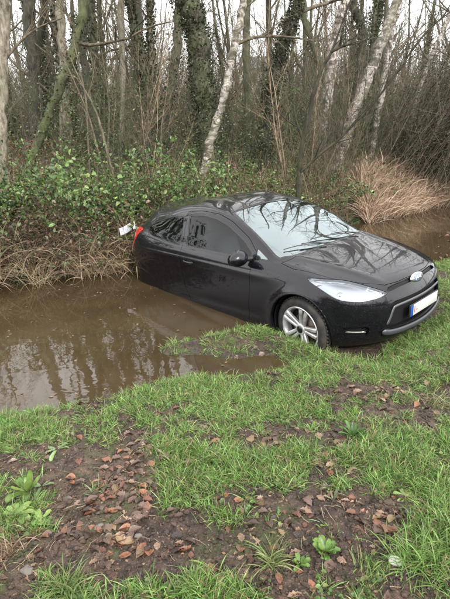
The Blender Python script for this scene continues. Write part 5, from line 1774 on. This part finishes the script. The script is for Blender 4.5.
broad_plant('weed', 'two leaved seedling on the bare mud path at the left', 57, 450, 5, .075, .020, [(.2, .28, .12)], (.1, .6), 6)
broad_plant('weed', 'seedling with thin leaves above the docks', 42, 487, 5, .07, .014, [(.2, .28, .12)], (.1, .7), 7)
broad_plant('weed', 'low rosette with yellowing leaves at the bottom right of the bank', 405, 497, 11, .06, .022, [(.22, .30, .09), (.3, .3, .10)], (.1, .6), 8)


def tuft(name, label, u, v, n, L, cols, seed, spread=.015, droop=.8, w=.004):
    d_ = CROT @ np.array([(u - 225) / 466, -(v - 299.5) / 466, -1.0]); z0 = .3
    for _ in range(4):
        P_ = CAM + d_ * ((z0 - CAM[2]) / d_[2]); z0 = float(ground_h(P_[0], P_[1]))
    r2 = np.random.default_rng(seed)
    P = np.stack([r2.normal(size=n) * spread, r2.normal(size=n) * spread, np.full(n, -.004)], 1)
    D = unit(r2.normal(size=(n, 3)) * [.75, .75, .1] + [0, 0, .7])
    V, Q, T, C = blades(P, r2.uniform(.5, 1.2, n) * L, r2.uniform(.6, 1.2, n) * w, D, tints(n, cols, None, .15, r2), droop, 5, r2)
    mb = MB(); mb.add(V, Q, T, c=C); o = mb.build(name, grass_m, tint=True); o.location = (P_[0], P_[1], z0)
    tag(o, label, 'grass tuft'); return o


tuft('grass_tuft', 'spreading tuft of long yellow green blades in the bare mud at the bottom', 272, 562, 90, .13, [(.24, .30, .10), (.36, .36, .16), (.18, .26, .08)], 1)
tuft('grass_tuft', 'tuft of long dark blades at the bottom edge near the left corner', 66, 590, 80, .16, [(.12, .2, .05), (.2, .26, .09)], 2)
tuft('grass_tuft', 'pale starry tuft rising from the mud above the bottom left leaves', 95, 490, 40, .08, [(.22, .28, .12), (.15, .24, .07)], 3)
tuft('grass_tuft', 'dense bright tuft of fine blades at the bottom right corner', 415, 565, 220, .15, [(.15, .27, .06), (.2, .32, .08)], 4, .05)
tuft('grass_tuft', 'long bladed tuft at the bottom edge below the bare mud', 200, 592, 160, .12, [(.17, .3, .06), (.24, .34, .10)], 5, .04)
tuft('grass_tuft', 'tuft of straw and green blades at the right edge half way up the bank', 440, 405, 130, .14, [(.14, .2, .06), (.3, .27, .14)], 6, .04)
tuft('dead_grass_tuft', 'curled dry brown tuft at the left edge below the docks', 8, 556, 120, .13, [(.30, .20, .12), (.22, .13, .08), (.38, .28, .18)], 7, .04, 1.2)
tuft('grass_tuft', 'narrow upright tuft standing on the shore left of the puddle', 186, 385, 60, .08, [(.16, .24, .07), (.3, .3, .12)], 8, .02)

# pale stones
for q, (u, v, s, lab) in enumerate([(394, 563, .020, 'white stone lying in the grass near the bottom right corner'), (100, 527, .013, 'small pale pebble among the fallen leaves'),
                                    (138, 536, .012, 'grey pebble half sunk in mud beside the fallen leaves'), (28, 572, .02, 'grey flat stone at the foot of the dry brown tuft')]):
    d_ = CROT @ np.array([(u - 225) / 466, -(v - 299.5) / 466, -1.0]); z0 = .3
    for _ in range(4):
        P_ = CAM + d_ * ((z0 - CAM[2]) / d_[2]); z0 = float(ground_h(P_[0], P_[1]))
    bx = bmesh.new(); bmesh.ops.create_icosphere(bx, subdivisions=3, radius=1)
    r2 = np.random.default_rng(q)
    k3 = r2.normal(size=(4, 3))
    for v_ in bx.verts:
        f = 1 + .12 * sum(math.sin(2.2 * v_.co.dot(Vector(a)) + i_) for i_, a in enumerate(k3)); v_.co = Vector((v_.co.x * 1.3, v_.co.y, v_.co.z * .65)) * f * s
    o = bm_obj('stone', bx, mat('pale_stone', (.42, .41, .38) if q == 0 else (.12, .105, .09), .8)); o.location = (P_[0], P_[1], z0 + s * .45); tag(o, lab, 'stone')
